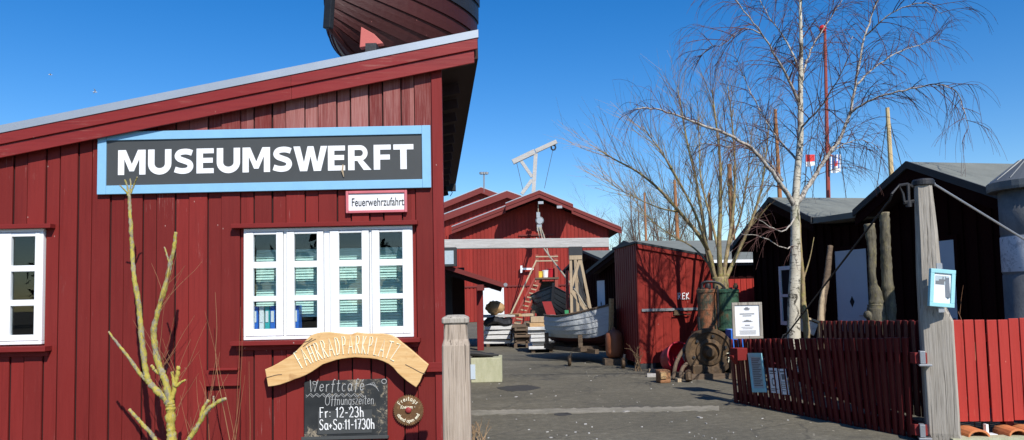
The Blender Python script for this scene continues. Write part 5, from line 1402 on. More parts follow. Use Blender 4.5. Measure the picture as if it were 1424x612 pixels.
mb = MB(); a_ = P(1340, 606, 7.85); mb.box((a_.x+1.6, 7.78, .012), (3.6, .16, .06)); structure('kerb', mb, 'concrete')

# ================================================================== ENGINE, FLYWHEEL AND SCRAP
fc = P(986, 489.5, 13.9)
eng = thing('ship_engine', 'old ship engine with rusty and green cylinders behind a big flywheel', 'engine', (fc.x, 13.9, 0))
rt_ = rotz(R(-8))
mb = MB(); rf = .445
mb.lathe(fc, [(0, .10), (rf*.97, .10), (rf, .08), (rf, -.09), (rf*.985, -.105), (rf*.83, -.105), (rf*.81, -.085), (rf*.56, -.06), (rf*.54, -.09), (rf*.40, -.10), (rf*.385, -.055), (rf*.30, -.05), (rf*.285, -.085), (rf*.2, -.15), (rf*.17, -.19), (0, -.19)], 48, 'Y', rt_)
fwl = mb.build('flywheel', 'rustiron', eng, bevel=.004)
mb = MB()
for i in range(6):
    a_ = i*math.pi/3 + .3; mb.lathe(fc + rt_@Vector((math.cos(a_)*rf*.68, -.07, math.sin(a_)*rf*.68)), [(0, -.03), (.028, -.03), (.028, .01), (0, .01)], 8, 'Y')
mb.build('bolt', 'iron', fwl)
mb = MB(); lettering(mb, '7', P(1010.5, 504, 13.74), .17, .010); mb.build('painted_mark', 'carve', fwl)
mb = MB(); mb.box((fc.x+.05, 14.3, .30), (.75, .55, .6)); mb.box((fc.x+.42, 14.35, .45), (.9, .5, .3)); mb.box((fc.x-.25, 14.0, .13), (.2, .5, .26)); mb.build('crankcase', 'rustiron', eng, bevel=.02)
mb = MB(); mb.bar((fc.x-.55, 14.05, .05), (fc.x+.9, 14.4, .05), .2, .1); mb.bar((fc.x-.5, 13.75, .05), (fc.x+.7, 13.8, .05), .16, .1); mb.build('bedplate', 'oldplank', eng)
def cyl(u0, u1, v0, v1, Y, mat, nm, cut=1):
    c = P((u0+u1)/2, v1, Y); r_ = (P(u1, 430, Y).x-P(u0, 430, Y).x)/2; h = P((u0+u1)/2, v0, Y).z - c.z
    mb = MB(); mb.lathe((c.x, Y, c.z), [(0, 0), (r_*.9, 0), (r_, .02), (r_, .05), (r_*.95, .055), (r_*.95, h*.5), (r_*.97, h*.51), (r_*.97, h*.54), (r_*.95, h*.55), (r_*.95, h-.07), (r_*1.02, h-.065), (r_*1.02, h-.01), (r_*.9, h), (0, h+.01)], 28)
    o = mb.build(nm, mat, eng, smooth=False); mb = MB()
    for i in range(8): a_ = i*math.pi/4+.2; mb.lathe((c.x+math.cos(a_)*r_*.85, Y+math.sin(a_)*r_*.85, c.z+h), [(0, 0), (.02, 0), (.02, .03), (0, .03)], 6)
    mb.build('bolt', 'iron', o); return c, r_, h
c, r_, h = cyl(971, 998, 402, 462, 14.35, 'rustpaint', 'rusty_cylinder')
cG, rG, hG = cyl(996.5, 1029, 402, 460, 14.4, 'greenmetal', 'green_cylinder')
mb = MB(); zt = c.z+h
mb.tube(smooth_line([Vector((c.x-.1, 14.3, zt)), Vector((c.x-.08, 14.3, zt+.12)), Vector((c.x+.08, 14.28, zt+.14)), Vector((c.x+.25, 14.3, zt+.10)), Vector((c.x+.35, 14.3, zt))], 4), .025, 7)
mb.tube([Vector((c.x+.14, 14.12, c.z+.1)), Vector((c.x+.15, 14.1, zt-.05)), Vector((c.x+.17, 14.2, zt+.05))], .02, 6)
mb.tube([Vector((c.x-.2, 14.2, c.z-.05)), Vector((c.x-.21, 14.2, c.z+.3))], .03, 7); mb.lathe((c.x+.02, 14.3, zt+.02), [(0,0),(.06,0),(.06,.05),(.03,.09),(0,.09)], 10)
mb.build('pipe', 'iron', eng)
mb = MB(); mb.lathe((cG.x+.16, 14.35, cG.z+hG+.01), [(0,0),(.05,0),(.05,.06),(.035,.07),(.035,.1),(0,.1)], 10); mb.build('filler_neck', 'rustiron', eng)
mb = MB(); mb.box((cG.x-.1, 14.5, cG.z-.08), (.5, .4, .2)); mb.box((c.x-.05, 14.45, c.z-.1), (.4, .4, .22)); mb.build('cylinder_seat', 'rustiron', eng)

bl = thing('plastic_crate', 'blue plastic crate half hidden behind the framed notice', 'crate', (P(1026, 468, 13.9).x, 13.9, 0)); c = P(1026, 466, 13.9); mb = MB()
zb_, zt_ = .0, P(1013, 458, 13.9).z; s_ = .17
for (dx, dy, lx, ly) in ((-s_, 0, .02, 2*s_), (s_, 0, .02, 2*s_), (0, -s_, 2*s_+.02, .02), (0, s_, 2*s_+.02, .02)): mb.box((c.x+dx, 13.9+dy, zt_-.18), (lx, ly, .36))
mb.box((c.x, 13.9, zt_-.35), (2*s_, 2*s_, .02)); mb.build('box', 'bluep', bl, bevel=.006)
mb = MB(); mb.box((c.x, 13.9, (zt_-.36)/2), (.42, .42, zt_-.36)); mb.build('wooden_base', 'oldplank', bl)

tc = P(946, 487, 14.6)
tub = thing('plastic_tub', 'crimson plastic tub tipped on its side between shed and flywheel', 'tub', (tc.x, 14.6, 0))
rt2 = rotz(R(30)) @ Matrix.Rotation(R(-102), 3, 'X')
mb = MB(); R_t = .30
prf = [(0, .34), (R_t*.55, .34), (R_t*.78, .31), (R_t*.9, .2), (R_t, 0), (R_t*1.09, -.005), (R_t*1.1, -.03), (R_t*1.0, -.03), (R_t*.88, .18), (R_t*.74, .29), (R_t*.5, .315), (0, .32)]
mb.lathe((tc.x-.02, 14.6, R_t*1.06), prf, 36, 'Z', rt2); mb.build('shell', 'redplastic', tub, smooth=True)
mb = MB(); mb.box((tc.x+.1, 14.5, .34), (.16, .03, .2), Matrix.Rotation(R(-25), 3, 'Y')); mb.build('grey_panel', 'steel', tub)
def curved_beam(label, pts, r_, mat='oldplank', nm='bent_timber'):
    o = MB().tube(smooth_line(pts, 5), r_, 8).build(nm, mat, base=pts[-1]); return tag(o, label, 'bent timber', None)
curved_beam('long dark curved timber leaning between tub and flywheel', [P(958, 478, 14.2), P(948, 490, 14.0), P(940, 506, 13.8), Vector((P(936, 529, 13.7).x, 13.7, .02))], .035)
curved_beam('short dark curved timber standing left of the flywheel', [P(955, 506, 13.7), P(950, 511, 13.6), P(947, 519, 13.5), Vector((P(946, 528, 13.45).x, 13.45, .02))], .035)
curved_beam('rounded dark block beside the foot of the flywheel', [P(957, 517, 13.4), P(957, 521, 13.35), Vector((P(958, 530, 13.3).x, 13.3, .03))], .06, 'rustiron', 'scrap_block')
wc_ = G(924, 533); tag(MB().box((wc_.x, wc_.y+.1, .115), (.21, .22, .23), rotz(R(12))).add([], []).build('wood_block', 'logend', base=(wc_.x, wc_.y, 0), bevel=.03), 'squared reddish brown wood block lying before the red shed', 'wood block')
tag(MB().box((wc_.x-.02, wc_.y-.03, .14), (.11, .03, .12), rotz(R(12))).build('wood_wedge', 'rawwood', base=(wc_.x, wc_.y-.03, 0), bevel=.01), 'bright orange wood wedge against the reddish block', 'wood wedge')
for u, v, wd, mt, lab in ((908, 524, .22, 'beam', 'small pale board on the ground before the shed corner'), (906, 517, .12, 'palewood', 'small pale offcut under the shed edge'), (943, 531, .07, 'palewood', 'tiny pale chip beside the bent timbers')):
    c = G(u, v); tag(MB().box((c.x, c.y, .03), (wd, .12, .06), rotz(rnd.uniform(-.4,.4))).build('wood_offcut', mt, base=(c.x, c.y, 0)), lab, 'offcut')

# bright red boards behind the engine
fb0, fb1 = P(984, 400, 18.4), P(1052, 400, 18.2)
rf_ = thing('board_fence', 'bright red board fence behind the engine cylinders', 'fence', ((fb0.x+fb1.x)/2, 18.3, 0)); inn, out = MB(), MB()
ztf = P(1020, 388, 18.3).z
board_wall(inn, out, (fb0.x, 18.4), (fb1.x, 18.2), lambda s: ztf, .05, (-.1,-1,0), .14, .09, .015); inn.add(out.v, out.f); inn.build('boards', 'fence', rf_)
for dx in (.1, 1.05): MB().box((fb0.x+dx, 18.48, ztf/2-.05), (.08, .08, ztf-.1)).build('post', 'gate', rf_)

# things standing in front of the hut
def trunk_obj(name, label, cat, pts, rad, mat, extra=(), n=16, ends=True):
    base = Vector((pts[0].x, pts[0].y, 0)); t = thing(name, label, cat, base)
    sp = smooth_line(pts, 12); rr2 = []
    for i in range(len(sp)):
        f = i/(len(sp)-1)*(len(rad)-1); j = min(int(f), len(rad)-2); rr2.append((rad[j]+(rad[j+1]-rad[j])*(f-j))*(1+rnd.uniform(-.08, .08)))
    mb = MB(); mb.tube(sp, rr2, n)
    for v in mb.v:
        v += Vector((mn.noise(Vector((v.x*16,v.y*16,v.z*3))), mn.noise(Vector((v.x*16+5,v.y*16,v.z*3))), 0))*(max(rad)*.16)
    mb.build('trunk', mat, t, smooth=True)
    if ends:
        d = (sp[-1]-sp[-2]).normalized(); MB().tube([sp[-1]-d*.002, sp[-1]+d*.006], rr2[-1]*.93, n).build('cut_end', 'cutend', t)
    for e, r2 in extra: MB().tube(smooth_line(e, 4), taper_r(len(smooth_line(e, 4)), r2[0], r2[1]), 8).build('limb', mat, t, smooth=True)
    return t
Y_ = 10.6
p_ = [P(1222, 470, Y_), P(1219, 440, Y_), P(1218, 420, Y_), P(1214, 385, Y_), P(1212, 350, Y_), P(1209, 312, Y_)]; p_[0] = Vector((p_[0].x, Y_, 0))
trunk_obj('bare_log', 'gnarled bare tree trunk with a foot stub, left of a straight one', 'tree trunk', p_, [.13, .125, .10, .05, .06, .075], 'stump', [([P(1220, 452, Y_), P(1211, 440, Y_), P(1204, 437, Y_-.02)], (.11, .05))])
p_ = [P(1240, 470, Y_), P(1238, 440, Y_), P(1234, 400, Y_), P(1232, 350, Y_), P(1230, 296, Y_)]; p_[0] = Vector((p_[0].x, Y_, 0))
trunk_obj('bare_log', 'straight bare tree trunk beside the gnarled one, before the hut', 'tree trunk', p_, [.085, .08, .085, .07, .065], 'stump', [([P(1239, 425, Y_), P(1244, 428, Y_), P(1244, 440, Y_)], (.035, .02))])
p_ = [P(1136, 480, 12.4), P(1143, 430, 12.5), P(1150, 385, 12.6), P(1155, 342, 12.7)]; p_[0] = Vector((p_[0].x, 12.4, 0))
trunk_obj('leaning_pole', 'dark leaning wooden pole in front of the dark hut wall', 'pole', p_, [.06, .06, .05, .045], 'oldplank', ends=False)
p_ = [P(1146, 480, 12.0), P(1142, 455, 12.0), P(1143, 415, 12.0), P(1147, 398, 12.0)]; p_[0] = Vector((p_[0].x, 12.0, 0))
trunk_obj('split_stake', 'pale split stake between the birch and the hut door', 'stake', p_, [.06, .055, .04, .012], 'palewood', ends=False)
bxq = [P(1119.5, 443, 11.9), P(1138, 451, 11.9), P(1132, 467, 11.9), P(1120, 461, 11.9)]
nb_ = thing('nest_box', 'pale tilted wooden box between the birch and the stake', 'box', bxq[3]); mb = MB(); mb.prism(bxq, (0, .2, 0)); mb.build('body', 'beam', nb_, bevel=.006)
mb = MB(); mb.bar(bxq[0]+Vector((-.02,.1,.03)), bxq[1]+Vector((.02,.1,.03)), .26, .03); mb.build('lid', 'palewood', nb_); mb = MB(); c = (bxq[2]+bxq[3])/2; mb.tube([c+Vector((0,.1,.05)), Vector((c.x, 12.0, 0))], .05, 6); mb.build('stand', 'oldplank', nb_)

# ================================================================== TREES
tr = random.Random(21)
def rvec(): return Vector((tr.gauss(0,1), tr.gauss(0,1), tr.gauss(0,1))).normalized()
def shoot(mb, p, d, L, r0, r1, g, nseg=6, wig=.12, n=3):
    """thin branch bent by gravity g per unit length; returns its points"""
    pts = [p.copy()]; d = d.normalized(); s_ = L/nseg
    for i in range(nseg):
        d = (d + Vector((0,0,-g*s_)) + rvec()*wig*s_**.5).normalized(); p = p + d*s_; pts.append(p)
    mb.tube(pts, taper_r(nseg+1, r0, r1), n, cap=False); return pts
def sample(pts, f):
    x = f*(len(pts)-1); i = min(int(x), len(pts)-2); return pts[i].lerp(pts[i+1], x-i), (pts[i+1]-pts[i]).normalized()

# birch
def PB(u, v, dy=0.0): return P(u, v, 11.6 + dy)
tb = PB(1104, 470); tb.z = 0
birch = thing('birch_tree', 'white barked birch with drooping bare reddish twigs behind the gate', 'tree', tb)
main = smooth_line([tb, PB(1104, 470), PB(1104, 420), PB(1106, 370), PB(1106, 320), PB(1106, 285), PB(1109, 240), PB(1113, 190), PB(1113, 130), PB(1114, 60), PB(1113, 0), PB(1118, -60), PB(1116, -110)], 4)
rad = []
for p in main:
    h = p.z; rad.append(max(.012, .118 - .018*h if h < 3.0 else .060 - (h-3.0)*.0115))
mb = MB(); mbl = MB(); mb.tube(main, rad, 12)
limbs = [
 ([(1106, 288, 0), (1090, 262, -.15), (1068, 232, -.3), (1045, 207, -.45), (1010, 186, -.6), (970, 171, -.7), (935, 158, -.8), (905, 151, -.85), (884, 152, -.9)], .052, .008),
 ([(1088, 252, .1), (1070, 228, .3), (1040, 205, .5), (1010, 204, .6), (985, 200, .7), (960, 204, .8)], .03, .006),
 ([(1108, 282, 0), (1122, 262, .1), (1136, 240, .2), (1150, 217, .25), (1165, 198, .3), (1180, 165, .35), (1187, 130, .4), (1194, 90, .45), (1203, 50, .5), (1215, 15, .55), (1232, -25, .6), (1245, -60, .6)], .055, .009),
 ([(1180, 158, .35), (1205, 142, .1), (1240, 130, -.2), (1275, 122, -.4), (1305, 118, -.6), (1328, 127, -.7), (1340, 150, -.75), (1347, 180, -.8)], .026, .004),
 ([(1189, 120, .4), (1215, 95, .8), (1245, 75, 1.1), (1280, 62, 1.3), (1310, 55, 1.4)], .022, .004),
 ([(1111, 142, 0), (1098, 112, -.2), (1080, 80, -.4), (1060, 48, -.6), (1035, 15, -.8), (1010, -15, -.9)], .032, .006),
 ([(1114, 118, 0), (1122, 85, .3), (1135, 55, .5), (1155, 25, .8), (1180, -15, 1.0)], .028, .006),
 ([(1113, 100, 0), (1095, 60, .6), (1070, 25, 1.0), (1050, -15, 1.2)], .024, .005),
 ([(1107, 300, 0), (1092, 320, -.4), (1075, 318, -.8), (1055, 305, -1.0), (1040, 300, -1.2)], .018, .004),
 ([(1106, 340, 0), (1090, 345, -.3), (1060, 330, -.6), (1030, 325, -.8)], .016, .004),
 ([(1060, 48, -.6), (1035, 40, -.4), (1005, 62, -.2), (985, 66, -.1), (970, 85, 0)], .014, .004),
 ([(1203, 50, .5), (1225, 30, .2), (1255, 10, 0), (1290, 5, -.2), (1310, 20, -.3)], .018, .004),
 ([(1112, 180, 0), (1140, 150, -.5), (1160, 120, -.9), (1175, 90, -1.2), (1185, 50, -1.4)], .02, .004),
 ([(1110, 225, 0), (1080, 190, .7), (1055, 150, 1.1), (1035, 110, 1.4), (1020, 70, 1.6)], .024, .005),
 ([(1150, 217, .25), (1175, 200, .8), (1200, 195, 1.2), (1225, 205, 1.5)], .015, .004),
]
LP_ = []
for g_, r0, r1 in limbs:
    q = smooth_line([PB(*x) for x in g_], 4); q = [q[0]] + [x + rvec()*.012 for x in q[1:]]
    mbl.tube(q, taper_r(len(q), r0*.85, r1*.8, .7), 8); LP_.append((q, r0))
mb.build('trunk', 'birch', birch, smooth=True); mbl.build('limbs', 'birchlimb', birch, smooth=True)
mb2 = MB(); mtw = MB()
LP_.append((main[24:], .05))
for q, r0 in LP_:
    L = sum((b-a).length for a, b in zip(q, q[1:])); nn = int(L/(.088 if r0 > .0185 or q[0].z > 3.4 else .3))
    for i in range(nn):
        f = .1 + .9*(i+tr.random())/nn; p, t = sample(q, f)
        d = rvec(); d = (d - t*d.dot(t)).normalized(); d = (d + t*.9 + Vector((0,0,.25))).normalized()
        bl_ = tr.uniform(.3, .8)*(1.1-.55*f)
        pts = shoot(mb2, p, d, bl_, .0075*(1.2-.5*f), .003, .75, 7, .35, 4)
        for k in range(int(bl_/.10)):
            p2, t2 = sample(pts, tr.uniform(.15, 1)); d2 = (t2 + rvec()*.55).normalized()
            pp_ = shoot(mtw, p2, d2, tr.uniform(.18, .75),   .0030, .0016, 2.9, 6, .3, 3)
            if tr.random() < .5:
                p3, t3 = sample(pp_, tr.uniform(.3, .8)); shoot(mtw, p3, (t3+rvec()*.5), tr.uniform(.12, .32), .0024, .0015, 2.6, 4, .3, 3)
mtw.add(mb2.v, mb2.f); mtw.build('twigs', 'twig', birch)
# thin companion stem
Y_ = 11.9; p_ = [P(1124, 480, Y_), P(1121, 450, Y_), P(1117, 420, Y_), P(1116, 385, Y_), P(1113, 345, Y_), P(1112, 300, Y_+.2)]; p_[0] = Vector((p_[0].x, Y_, 0))
trunk_obj('sapling', 'thin mossy sapling stem close beside the birch trunk', 'sapling', p_, [.055, .05, .04, .035, .025, .012], 'willow', [([P(1116, 392, Y_), P(1126, 360, Y_), P(1132, 330, Y_)], (.015, .004))], ends=False)

# pollarded willow behind the engine
def grow(mb, tw_, p, d, L, r, lvl, up, spread, seg=5):
    pts = [p]; s_ = L/seg
    for i in range(seg):
        d = (d + Vector((0,0,up*s_)) + rvec()*.16*s_**.5).normalized(); p = p + d*s_; pts.append(p)
    (mb if r > .006 else tw_).tube(pts, taper_r(seg+1, r, r*.45), 5 if r > .012 else 3, cap=False)
    if lvl <= 0: return
    n_ = max(3, int(L/.22))
    for i in range(n_):
        f = .25 + .75*(i+tr.random())/n_; pp_, t = sample(pts, min(f, 1)); dd = rvec(); dd = (dd-t*dd.dot(t)).normalized()
        grow(mb, tw_, pp_, (t + dd*spread).normalized(), L*tr.uniform(.35, .6), max(.0026, r*.5*(1.15-f*.6)), lvl-1, up*.8, spread, 4)
YW = 14.9
def PW(u, v, dy=0.0): return P(u, v, YW+dy)
wb_ = PW(1003, 420); wb_.z = 0
wil = thing('willow_tree', 'many stemmed bare tan tree rising behind the engine', 'tree', wb_)
mb, tw_ = MB(), MB()
mb.tube(smooth_line([wb_, PW(1003, 450), PW(1002, 400), PW(1001, 385)], 4), taper_r(13, .19, .15), 10)
stems = [([(1000, 400, 0), (992, 375, 0), (985, 350, -.1), (970, 325, -.2), (945, 295, -.3), (915, 262, -.45), (885, 238, -.5), (855, 222, -.6), (828, 205, -.6)], .062),
 ([(1000, 400, 0), (985, 360, .1), (978, 310, .2), (968, 250, .3), (956, 200, .35), (948, 155, .4), (942, 120, .4)], .05),
 ([(1002, 395, 0), (1000, 340, -.2), (1002, 280, -.3), (1001, 220, -.3), (995, 165, -.4), (990, 125, -.4)], .06),
 ([(1004, 395, 0), (1012, 345, .2), (1020, 290, .3), (1022, 230, .4), (1018, 170, .4), (1012, 120, .5)], .05),
 ([(1006, 395, 0), (1022, 360, .1), (1042, 315, .1), (1058, 265, .2), (1066, 210, .2), (1070, 160, .3)], .05),
 ([(985, 350, -.1), (968, 300, -.5), (940, 245, -.8), (915, 205, -1.0), (892, 175, -1.2)], .035),
 ([(1002, 360, .2), (990, 310, .6), (975, 250, .9), (972, 190, 1.1), (970, 140, 1.2)], .035),
 ([(1012, 345, .2), (1030, 300, .7), (1040, 240, 1.0), (1045, 180, 1.2)], .03),
 ([(945, 295, -.3), (920, 290, 0), (890, 278, .3), (860, 262, .5), (838, 245, .6)], .02),
 ([(992, 375, 0), (965, 345, .5), (930, 325, .9), (900, 300, 1.2), (878, 270, 1.4)], .025)]
for g_, r in stems:
    q = smooth_line([PW(*x) for x in g_], 4); mb.tube(q, taper_r(len(q), r, r*.16, .85), 7)
    L = sum((b-a).length for a, b in zip(q, q[1:])); n_ = int(L/.085)
    for i in range(n_):
        f = .30 + .70*(i+tr.random())/n_; p, t = sample(q, min(f, 1)); dd = rvec(); dd = (dd-t*dd.dot(t)).normalized()
        grow(mb, tw_, p, (t*.9+dd*.62+Vector((0,0,.25))).normalized(), tr.uniform(.45, 1.1), .0085*(1.3-f*.7), 1, .35, .55, 5)
mb.build('trunk', 'willow', wil, smooth=True); tw_.build('twigs', 'twigtan', wil)

# bare trees and bushes farther back
def far_tree(label, u, vbase, vtop, Y, wide, mat='twigfar', nst=5, name='bare_tree'):
    b_ = P(u, vbase, Y); b_.z = 0; H_ = P(u, vtop, Y).z
    t = thing(name, label, 'tree', b_, 'bare trees behind the yard'); mb, tw_ = MB(), MB()
    for k in range(nst):
        a = tr.uniform(0, 6.28); d = Vector((math.cos(a)*wide, math.sin(a)*wide*.5, 1)).normalized(); L = H_*tr.uniform(.7, .9)
        pts = [b_ + Vector((math.cos(a)*.1, 0, 0))]; p = pts[0].copy()
        for i in range(8): d = (d + rvec()*.12 + Vector((0,0,.03))).normalized(); p = p + d*L/8; pts.append(p)
        mb.tube(pts, taper_r(9, .012*H_, .003*H_), 5, cap=False)
        for i in range(13):
            f = .3 + .7*(i+tr.random())/13; pp_, tt = sample(pts, f); dd = rvec(); dd = (dd-tt*dd.dot(tt)).normalized()
            grow(mb, tw_, pp_, (tt+dd*.7).normalized(), H_*tr.uniform(.12, .26), .0025*H_*(1.2-f*.7), 2, .06, .6, 4)
    mb.build('trunk', mat, t); tw_.build('twigs', mat, t)
far_tree('low bushy bare tree above the barn roof end, left of the mast', 868, 430, 270, 60, .42, nst=6)
far_tree('taller fine branched bare tree behind the small red shed', 905, 430, 235, 64, .35, nst=6)
far_tree('thin bare tree behind the grey hall roof', 948, 430, 250, 58, .35, nst=5)

# pollarded young tree in front of the facade
YP = 7.2
def PP(x, y, dy=0.0): return P(x*.3789, 380 + y*.3790, YP+dy)     # from the lower left crop
tb_ = PP(628, 640); tb_.z = 0
pol = thing('pollarded_tree', 'young pollarded tree with yellow lichen before the facade', 'tree', tb_)
mb = MB(); mlow = MB(); ends = MB()
def limb(pts, r0, r1, low=False, cut=True):
    q = smooth_line(pts, 9); r0, r1 = r0*.78, r1*.78; m0 = mlow if low else mb; i0 = len(m0.v); m0.tube([x + rvec()*.0025 for x in q], [a*(1+tr.uniform(-.13,.16)) for a in taper_r(len(q), r0, r1)], 11)
    for v in m0.v[i0:]: v += Vector((mn.noise(v*30), mn.noise(v*30+Vector((9,2,4))), mn.noise(v*30+Vector((1,7,3)))))*r0*.16
    if cut:
        d = (q[-1]-q[-2]).normalized(); ends.tube([q[-1]-d*.001, q[-1]+d*.004], r1*.8, 8)
limb([tb_, PP(630, 620), PP(627, 560), PP(626, 500), PP(624, 470)], .062, .050, True, False)
limb([PP(625, 490), PP(608, 460), PP(575, 430), PP(545, 395), PP(532, 340), PP(520, 230), PP(508, 110), PP(492, 10), PP(484, -100, .05), PP(478, -210, .08), PP(474, -290, .1)], .044, .019)
limb([PP(474, -280, .1), PP(462, -300, .08), PP(440, -322, .04)], .013, .008)
limb([PP(474, -290, .1), PP(464, -330, .1), PP(458, -342, .1)], .012, .009)
limb([PP(475, -290, .1), PP(480, -325, .12), PP(478, -345, .14)], .012, .008)
limb([PP(475, -285, .1), PP(492, -325, .1), PP(503, -352, .06)], .013, .007)
limb([PP(626, 480), PP(606, 395), PP(580, 325), PP(564, 220), PP(580, 140), PP(606, 50), PP(622, -20), PP(638, -90), PP(645, -150)], .044, .020)
limb([PP(624, -25), PP(612, -70), PP(603, -95)], .012, .008)
limb([PP(555, 408), PP(515, 370), PP(465, 300), PP(425, 250), PP(400, 215)], .026, .012)
limb([PP(596, 375), PP(570, 358), PP(556, 338)], .022, .018)
limb([PP(625, 470), PP(640, 420), PP(632, 362)], .034, .018, True)
limb([PP(640, 415), PP(652, 370), PP(655, 342)], .028, .022, True)
limb([PP(645, 415), PP(665, 400), PP(680, 392)], .022, .012, True)
limb([PP(612, 690), PP(585, 635), PP(555, 590), PP(520, 550), PP(475, 500)], .032, .02)
limb([PP(645, 690), PP(680, 630), PP(720, 570), PP(755, 510), PP(795, 475), PP(828, 460)], .036, .022)
limb([PP(735, 545), PP(745, 500), PP(765, 465)], .024, .018, True); limb([PP(765, 505), PP(782, 480), PP(784, 452)], .014, .01)
for a_ in ((575, 425), (608, 455)): pass
o1 = mb.build('limbs', 'lichen', pol, smooth=True); mlow.build('trunk', 'lichenlow', pol, smooth=True); ends.build('cut_end', 'cutend', pol)
mb = MB()
for i in range(46):
    src = tr.choice([(626, 470), (650, 395), (590, 340), (580, 140), (760, 500), (735, 540), (700, 600), (640, 520), (606, 60)])
    p = PP(src[0]+tr.uniform(-12, 12), src[1]+tr.uniform(-10, 10)); d = Vector((tr.uniform(-.5, .9), tr.uniform(-.3, .3), 1))
    shoot(mb, p, d, tr.uniform(.15, .62), .0028, .0012, -.3, 6, .35, 4)
mb.build('shoots', 'shoot', pol)
shr = thing('bare_shoots', 'cluster of thin reddish upright shoots against the red wall, right of the pollarded tree', 'shrub', Vector((PP(800, 600).x, 7.6, 0)))
shr['label'] = 'thin reddish bare shoots against the wall, right of the pollarded tree'
mb = MB()
for i in range(6):
    b_ = Vector((PP(tr.uniform(740, 900), 600).x, 7.5+tr.uniform(-.15, .2), 0)); shoot(mb, b_, Vector((tr.uniform(-.22, .22), tr.uniform(-.1, .1), 1)), tr.uniform(.8, 1.6), .0034, .0011, -.15, 9, .16, 4)
p = Vector((PP(800, 600).x, 7.6, 0)); mb.tube(smooth_line([p, PP(795, 350, .4), PP(796, 200, .4), PP(790, 70, .4)], 4), taper_r(13, .0055, .002), 5)
mb.build('stems', 'shoot', shr)
# dry weeds
def weed(label, c, n_, hmax, mat='twigtan', lean=.5, name='dry_weed'):
    t = MB()
    for i in range(n_):
        pts = shoot(t, Vector((c.x+tr.uniform(-.08,.08), c.y+tr.uniform(-.05,.05), 0)), Vector((tr.uniform(-lean,lean), tr.uniform(-lean,lean), 1)), tr.uniform(.4, 1)*hmax, .006, .002, .2, 6, .3, 4)
        for k in range(3): p, d = sample(pts, tr.uniform(.4, 1)); shoot(t, p, d+rvec()*.9, hmax*.25, .003, .0015, .2, 4, .3, 3)
    o = t.build(name, mat, base=(c.x, c.y, 0)); return tag(o, label, 'weed')
weed('dry brown weed growing at the corner of the small red shed', G(887, 516), 9, .62)
weed('thin red stalks rising above the sunlit picket fence', Vector((P(1358, 420, 8.35).x, 8.35, 0)), 4, 1.45, 'shoot', .06, 'red_stalks')
weed('dry grass tuft at the foot of the left gate post', Vector((P(664, 590, 8.3).x, 8.3, 0)), 16, .28, 'twigtan', .8, 'grass_tuft')

# ================================================================== MASTS, FLAGS, BIRDS
def mast(label, u0, v0, u1, v1, Y, r0, r1, mat, extra=None, stays=()):
    a, b = P(u0, v0, Y), P(u1, v1, Y); foot = a + (a-b)*((a.z)/(b.z-a.z))
    t = thing('ship_mast', label, 'mast', foot); MB().tube([foot, a, b], [r0, r0, r1], 8).build('spar', mat, t)
    for su, sv in stays:
        q = P(su, sv, Y+.5); MB().tube([b-Vector((0,0,.3)), q], .02, 4).build('stay', 'darkrope', t)
    return t, a, b
t, a, b = mast('tall red mast with red top and two flags behind the hut', 1152, 280, 1147, 42, 42, .13, .08, 'mastred', stays=((1128, 300), (1180, 300), (1110, 320)))
mb = MB(); c = P(1144, 40, 42); mb.lathe(c, [(0, -.24), (.16, -.17), (.22, 0), (.16, .17), (0, .24)], 14); mb.build('top_mark', 'redp', t)
c0 = P(1151, 190, 42); mb = MB(); mb.tube([P(1146, 218, 41.7), P(1158, 216, 41.7)], .05, 5); mb.build('spreader', 'mastred', t)
def flag(label, u0, u1, v0, v1, Y, cols):
    t = thing('flag', label, 'flag', P(u0, v1, Y)); n_ = len(cols)
    for i, (c0, c1, r0, r1, mat) in enumerate(cols):
        mb = MB(); m_ = 6; vs = []
        for k in range(m_+1):
            f = c0 + (c1-c0)*k/m_; y = Y + .10*math.sin(f*7+1) - (.012 if i else 0)
            vs += [P(u0+(u1-u0)*f, v0+(v1-v0)*r0, y), P(u0+(u1-u0)*f, v0+(v1-v0)*r1+1.0*math.sin(f*5), y)]
        mb.add(vs, [(2*k, 2*k+2, 2*k+3, 2*k+1) for k in range(m_)]); o = mb.build('cloth', mat, t); s_ = o.modifiers.new('thickness', 'SOLIDIFY'); s_.thickness = .01
    return t
flag('white flag with blue stripes and red heart right of the red mast', 1155.5, 1169, 215, 240, 41.6, [(0, 1, 0, 1, 'flagwhite'), (.12, .28, .0, .8, 'flagblue'), (.45, .58, .0, .45, 'flagblue'), (.75, .9, .0, .8, 'flagblue'), (.35, .7, .35, .62, 'flagred')])
flag('red and white flag left of the red mast', 1120, 1133, 215, 231, 41.6, [(0, 1, 0, .62, 'flagred'), (0, 1, .62, 1, 'flagwhite')])
MB_ = MB(); hal_ = thing('flag_halyard', 'thin line carrying the red and white flag', 'line', P(1120, 280, 41.6)); MB_.tube([P(1119.5, 285, 41.6), P(1121, 205, 41.6), P(1146, 160, 41.8)], .02, 4); MB_.build('line', 'darkrope', hal_)
mast('pale yellow mast right of the red mast above the hut roof', 1240, 250, 1234, 150, 38, .13, .10, 'mastpale', stays=((1218, 270), (1262, 262)))
mast('brown wooden mast seen through the left part of the birch crown', 1085, 285, 1078, 152, 44, .14, .09, 'mast', stays=((1062, 320), (1100, 300)))
mast('brown wooden mast seen through the stems of the tan tree', 1019, 340, 1014, 228, 50, .20, .15, 'mast', stays=((1000, 345), (1035, 340)))
mast('brown mast left of the tan tree trunk behind the grey hall', 943, 345, 938, 250, 55, .16, .10, 'mast', stays=((925, 350), (960, 350)))
mast('thin dark mast behind the small red shed', 899, 350, 896, 268, 55, .10, .07, 'mast')
mast('short brown mast just right of the tan tree trunk', 989, 345, 986, 268, 52, .15, .10, 'mast')
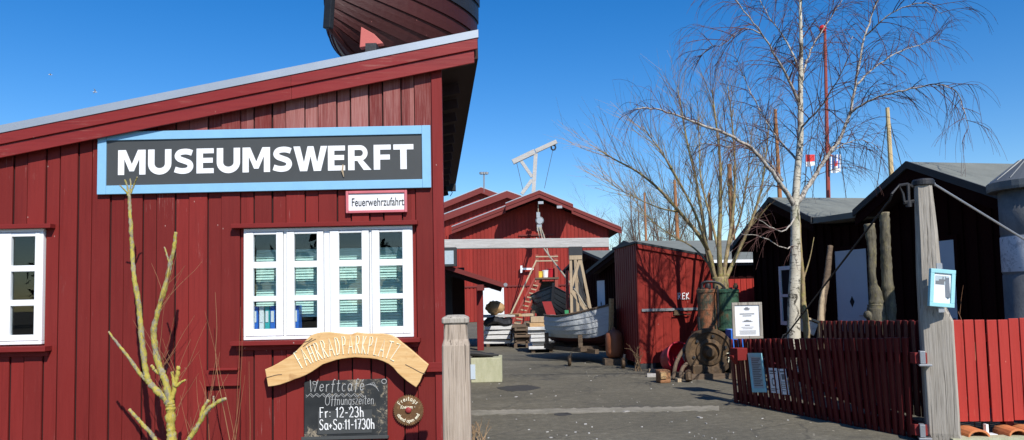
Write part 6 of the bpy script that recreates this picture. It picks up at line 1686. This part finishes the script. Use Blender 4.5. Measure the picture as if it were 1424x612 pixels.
def gull(label, u, v, Y, s_, roll):
    c = P(u, v, Y); t = thing('gull', label, 'bird', c, 'gulls in the sky'); mm = rotz(R(35)) @ Matrix.Rotation(R(roll), 3, 'X')
    mb = MB(); mb.tube([c + mm@Vector((x*s_, 0, z_*s_)) for x, z_ in ((-.5, .02), (-.3, 0), (0, -.03), (.28, .01), (.42, .04), (.5, .02))], [.02*s_, .07*s_, .11*s_, .08*s_, .06*s_, .01*s_], 8); mb.build('body', 'gull', t, smooth=True)
    for sg in (1, -1):
        mb = MB(); w_ = [(-.14, .0), (-.10, .35), (-.26, .8), (-.32, 1.05), (-.14, .8), (.12, .38), (.14, 0)]
        mb.prism([c + mm@Vector((x*s_, sg*y*s_, (.28*min(y, .4)/.4 - .12*max(0, y-.4))*s_)) for x, y in w_], (0, 0, .02*s_)); mb.build('wing', 'gull', t)
gull('upper left gull, a faint speck in the blue sky', 70, 104, 70, .36, 10)
gull('lower right gull flying above the sloping roof', 132, 128, 60, .36, -20)

mb = MB()
for i in range(75):
    u, v = tr.uniform(640, 1120), 500 + 112*tr.random()**.8
    if v < 520 and u > 860: continue
    c = G(u, v); L_ = tr.uniform(.008, .035)*(1 if tr.random() < .93 else 2.6)
    mb.box((c.x, c.y, .006), (L_, L_*tr.uniform(.2, .7), .01), rotz(tr.uniform(0, 3)))
o = mb.build('wood_chips', 'beam'); o['kind'] = 'stuff'; o['label'] = 'scattered pale wood chips on the yard surface'

# dark trees across the lane behind the viewer, mirrored in the window panes
mb = MB(); tl = random.Random(5)
for i in range(46):
    cx_, cy_, h_ = -60 + i*2.7 + tl.uniform(-1, 1), -46 + tl.uniform(-4, 4), tl.uniform(4.2, 8.0)
    for k in range(110):
        a, rr_, zz_ = tl.uniform(0, 6.28), tl.random()**.5, tl.random()
        rad_ = (.5 + 1.6*math.sin(math.pi*min(1, zz_*.9+.1)))*rr_; c = Vector((cx_+math.cos(a)*rad_, cy_+math.sin(a)*rad_, .2+zz_*h_))
        d1 = Vector((tl.gauss(0,1), tl.gauss(0,1), tl.gauss(0,1))).normalized(); d2 = d1.orthogonal().normalized(); s_ = tl.uniform(.3, .7)
        mb.add([c-d1*s_, c+d2*s_*.6, c+d1*s_, c-d2*s_*.6], [(0,1,2,3)])
o = mb.build('tree_line', flat('dark_evergreen_leaves', (.025, .04, .02), .8)); o['kind'] = 'stuff'; o['label'] = 'dark far trees mirrored in the upper window panes'
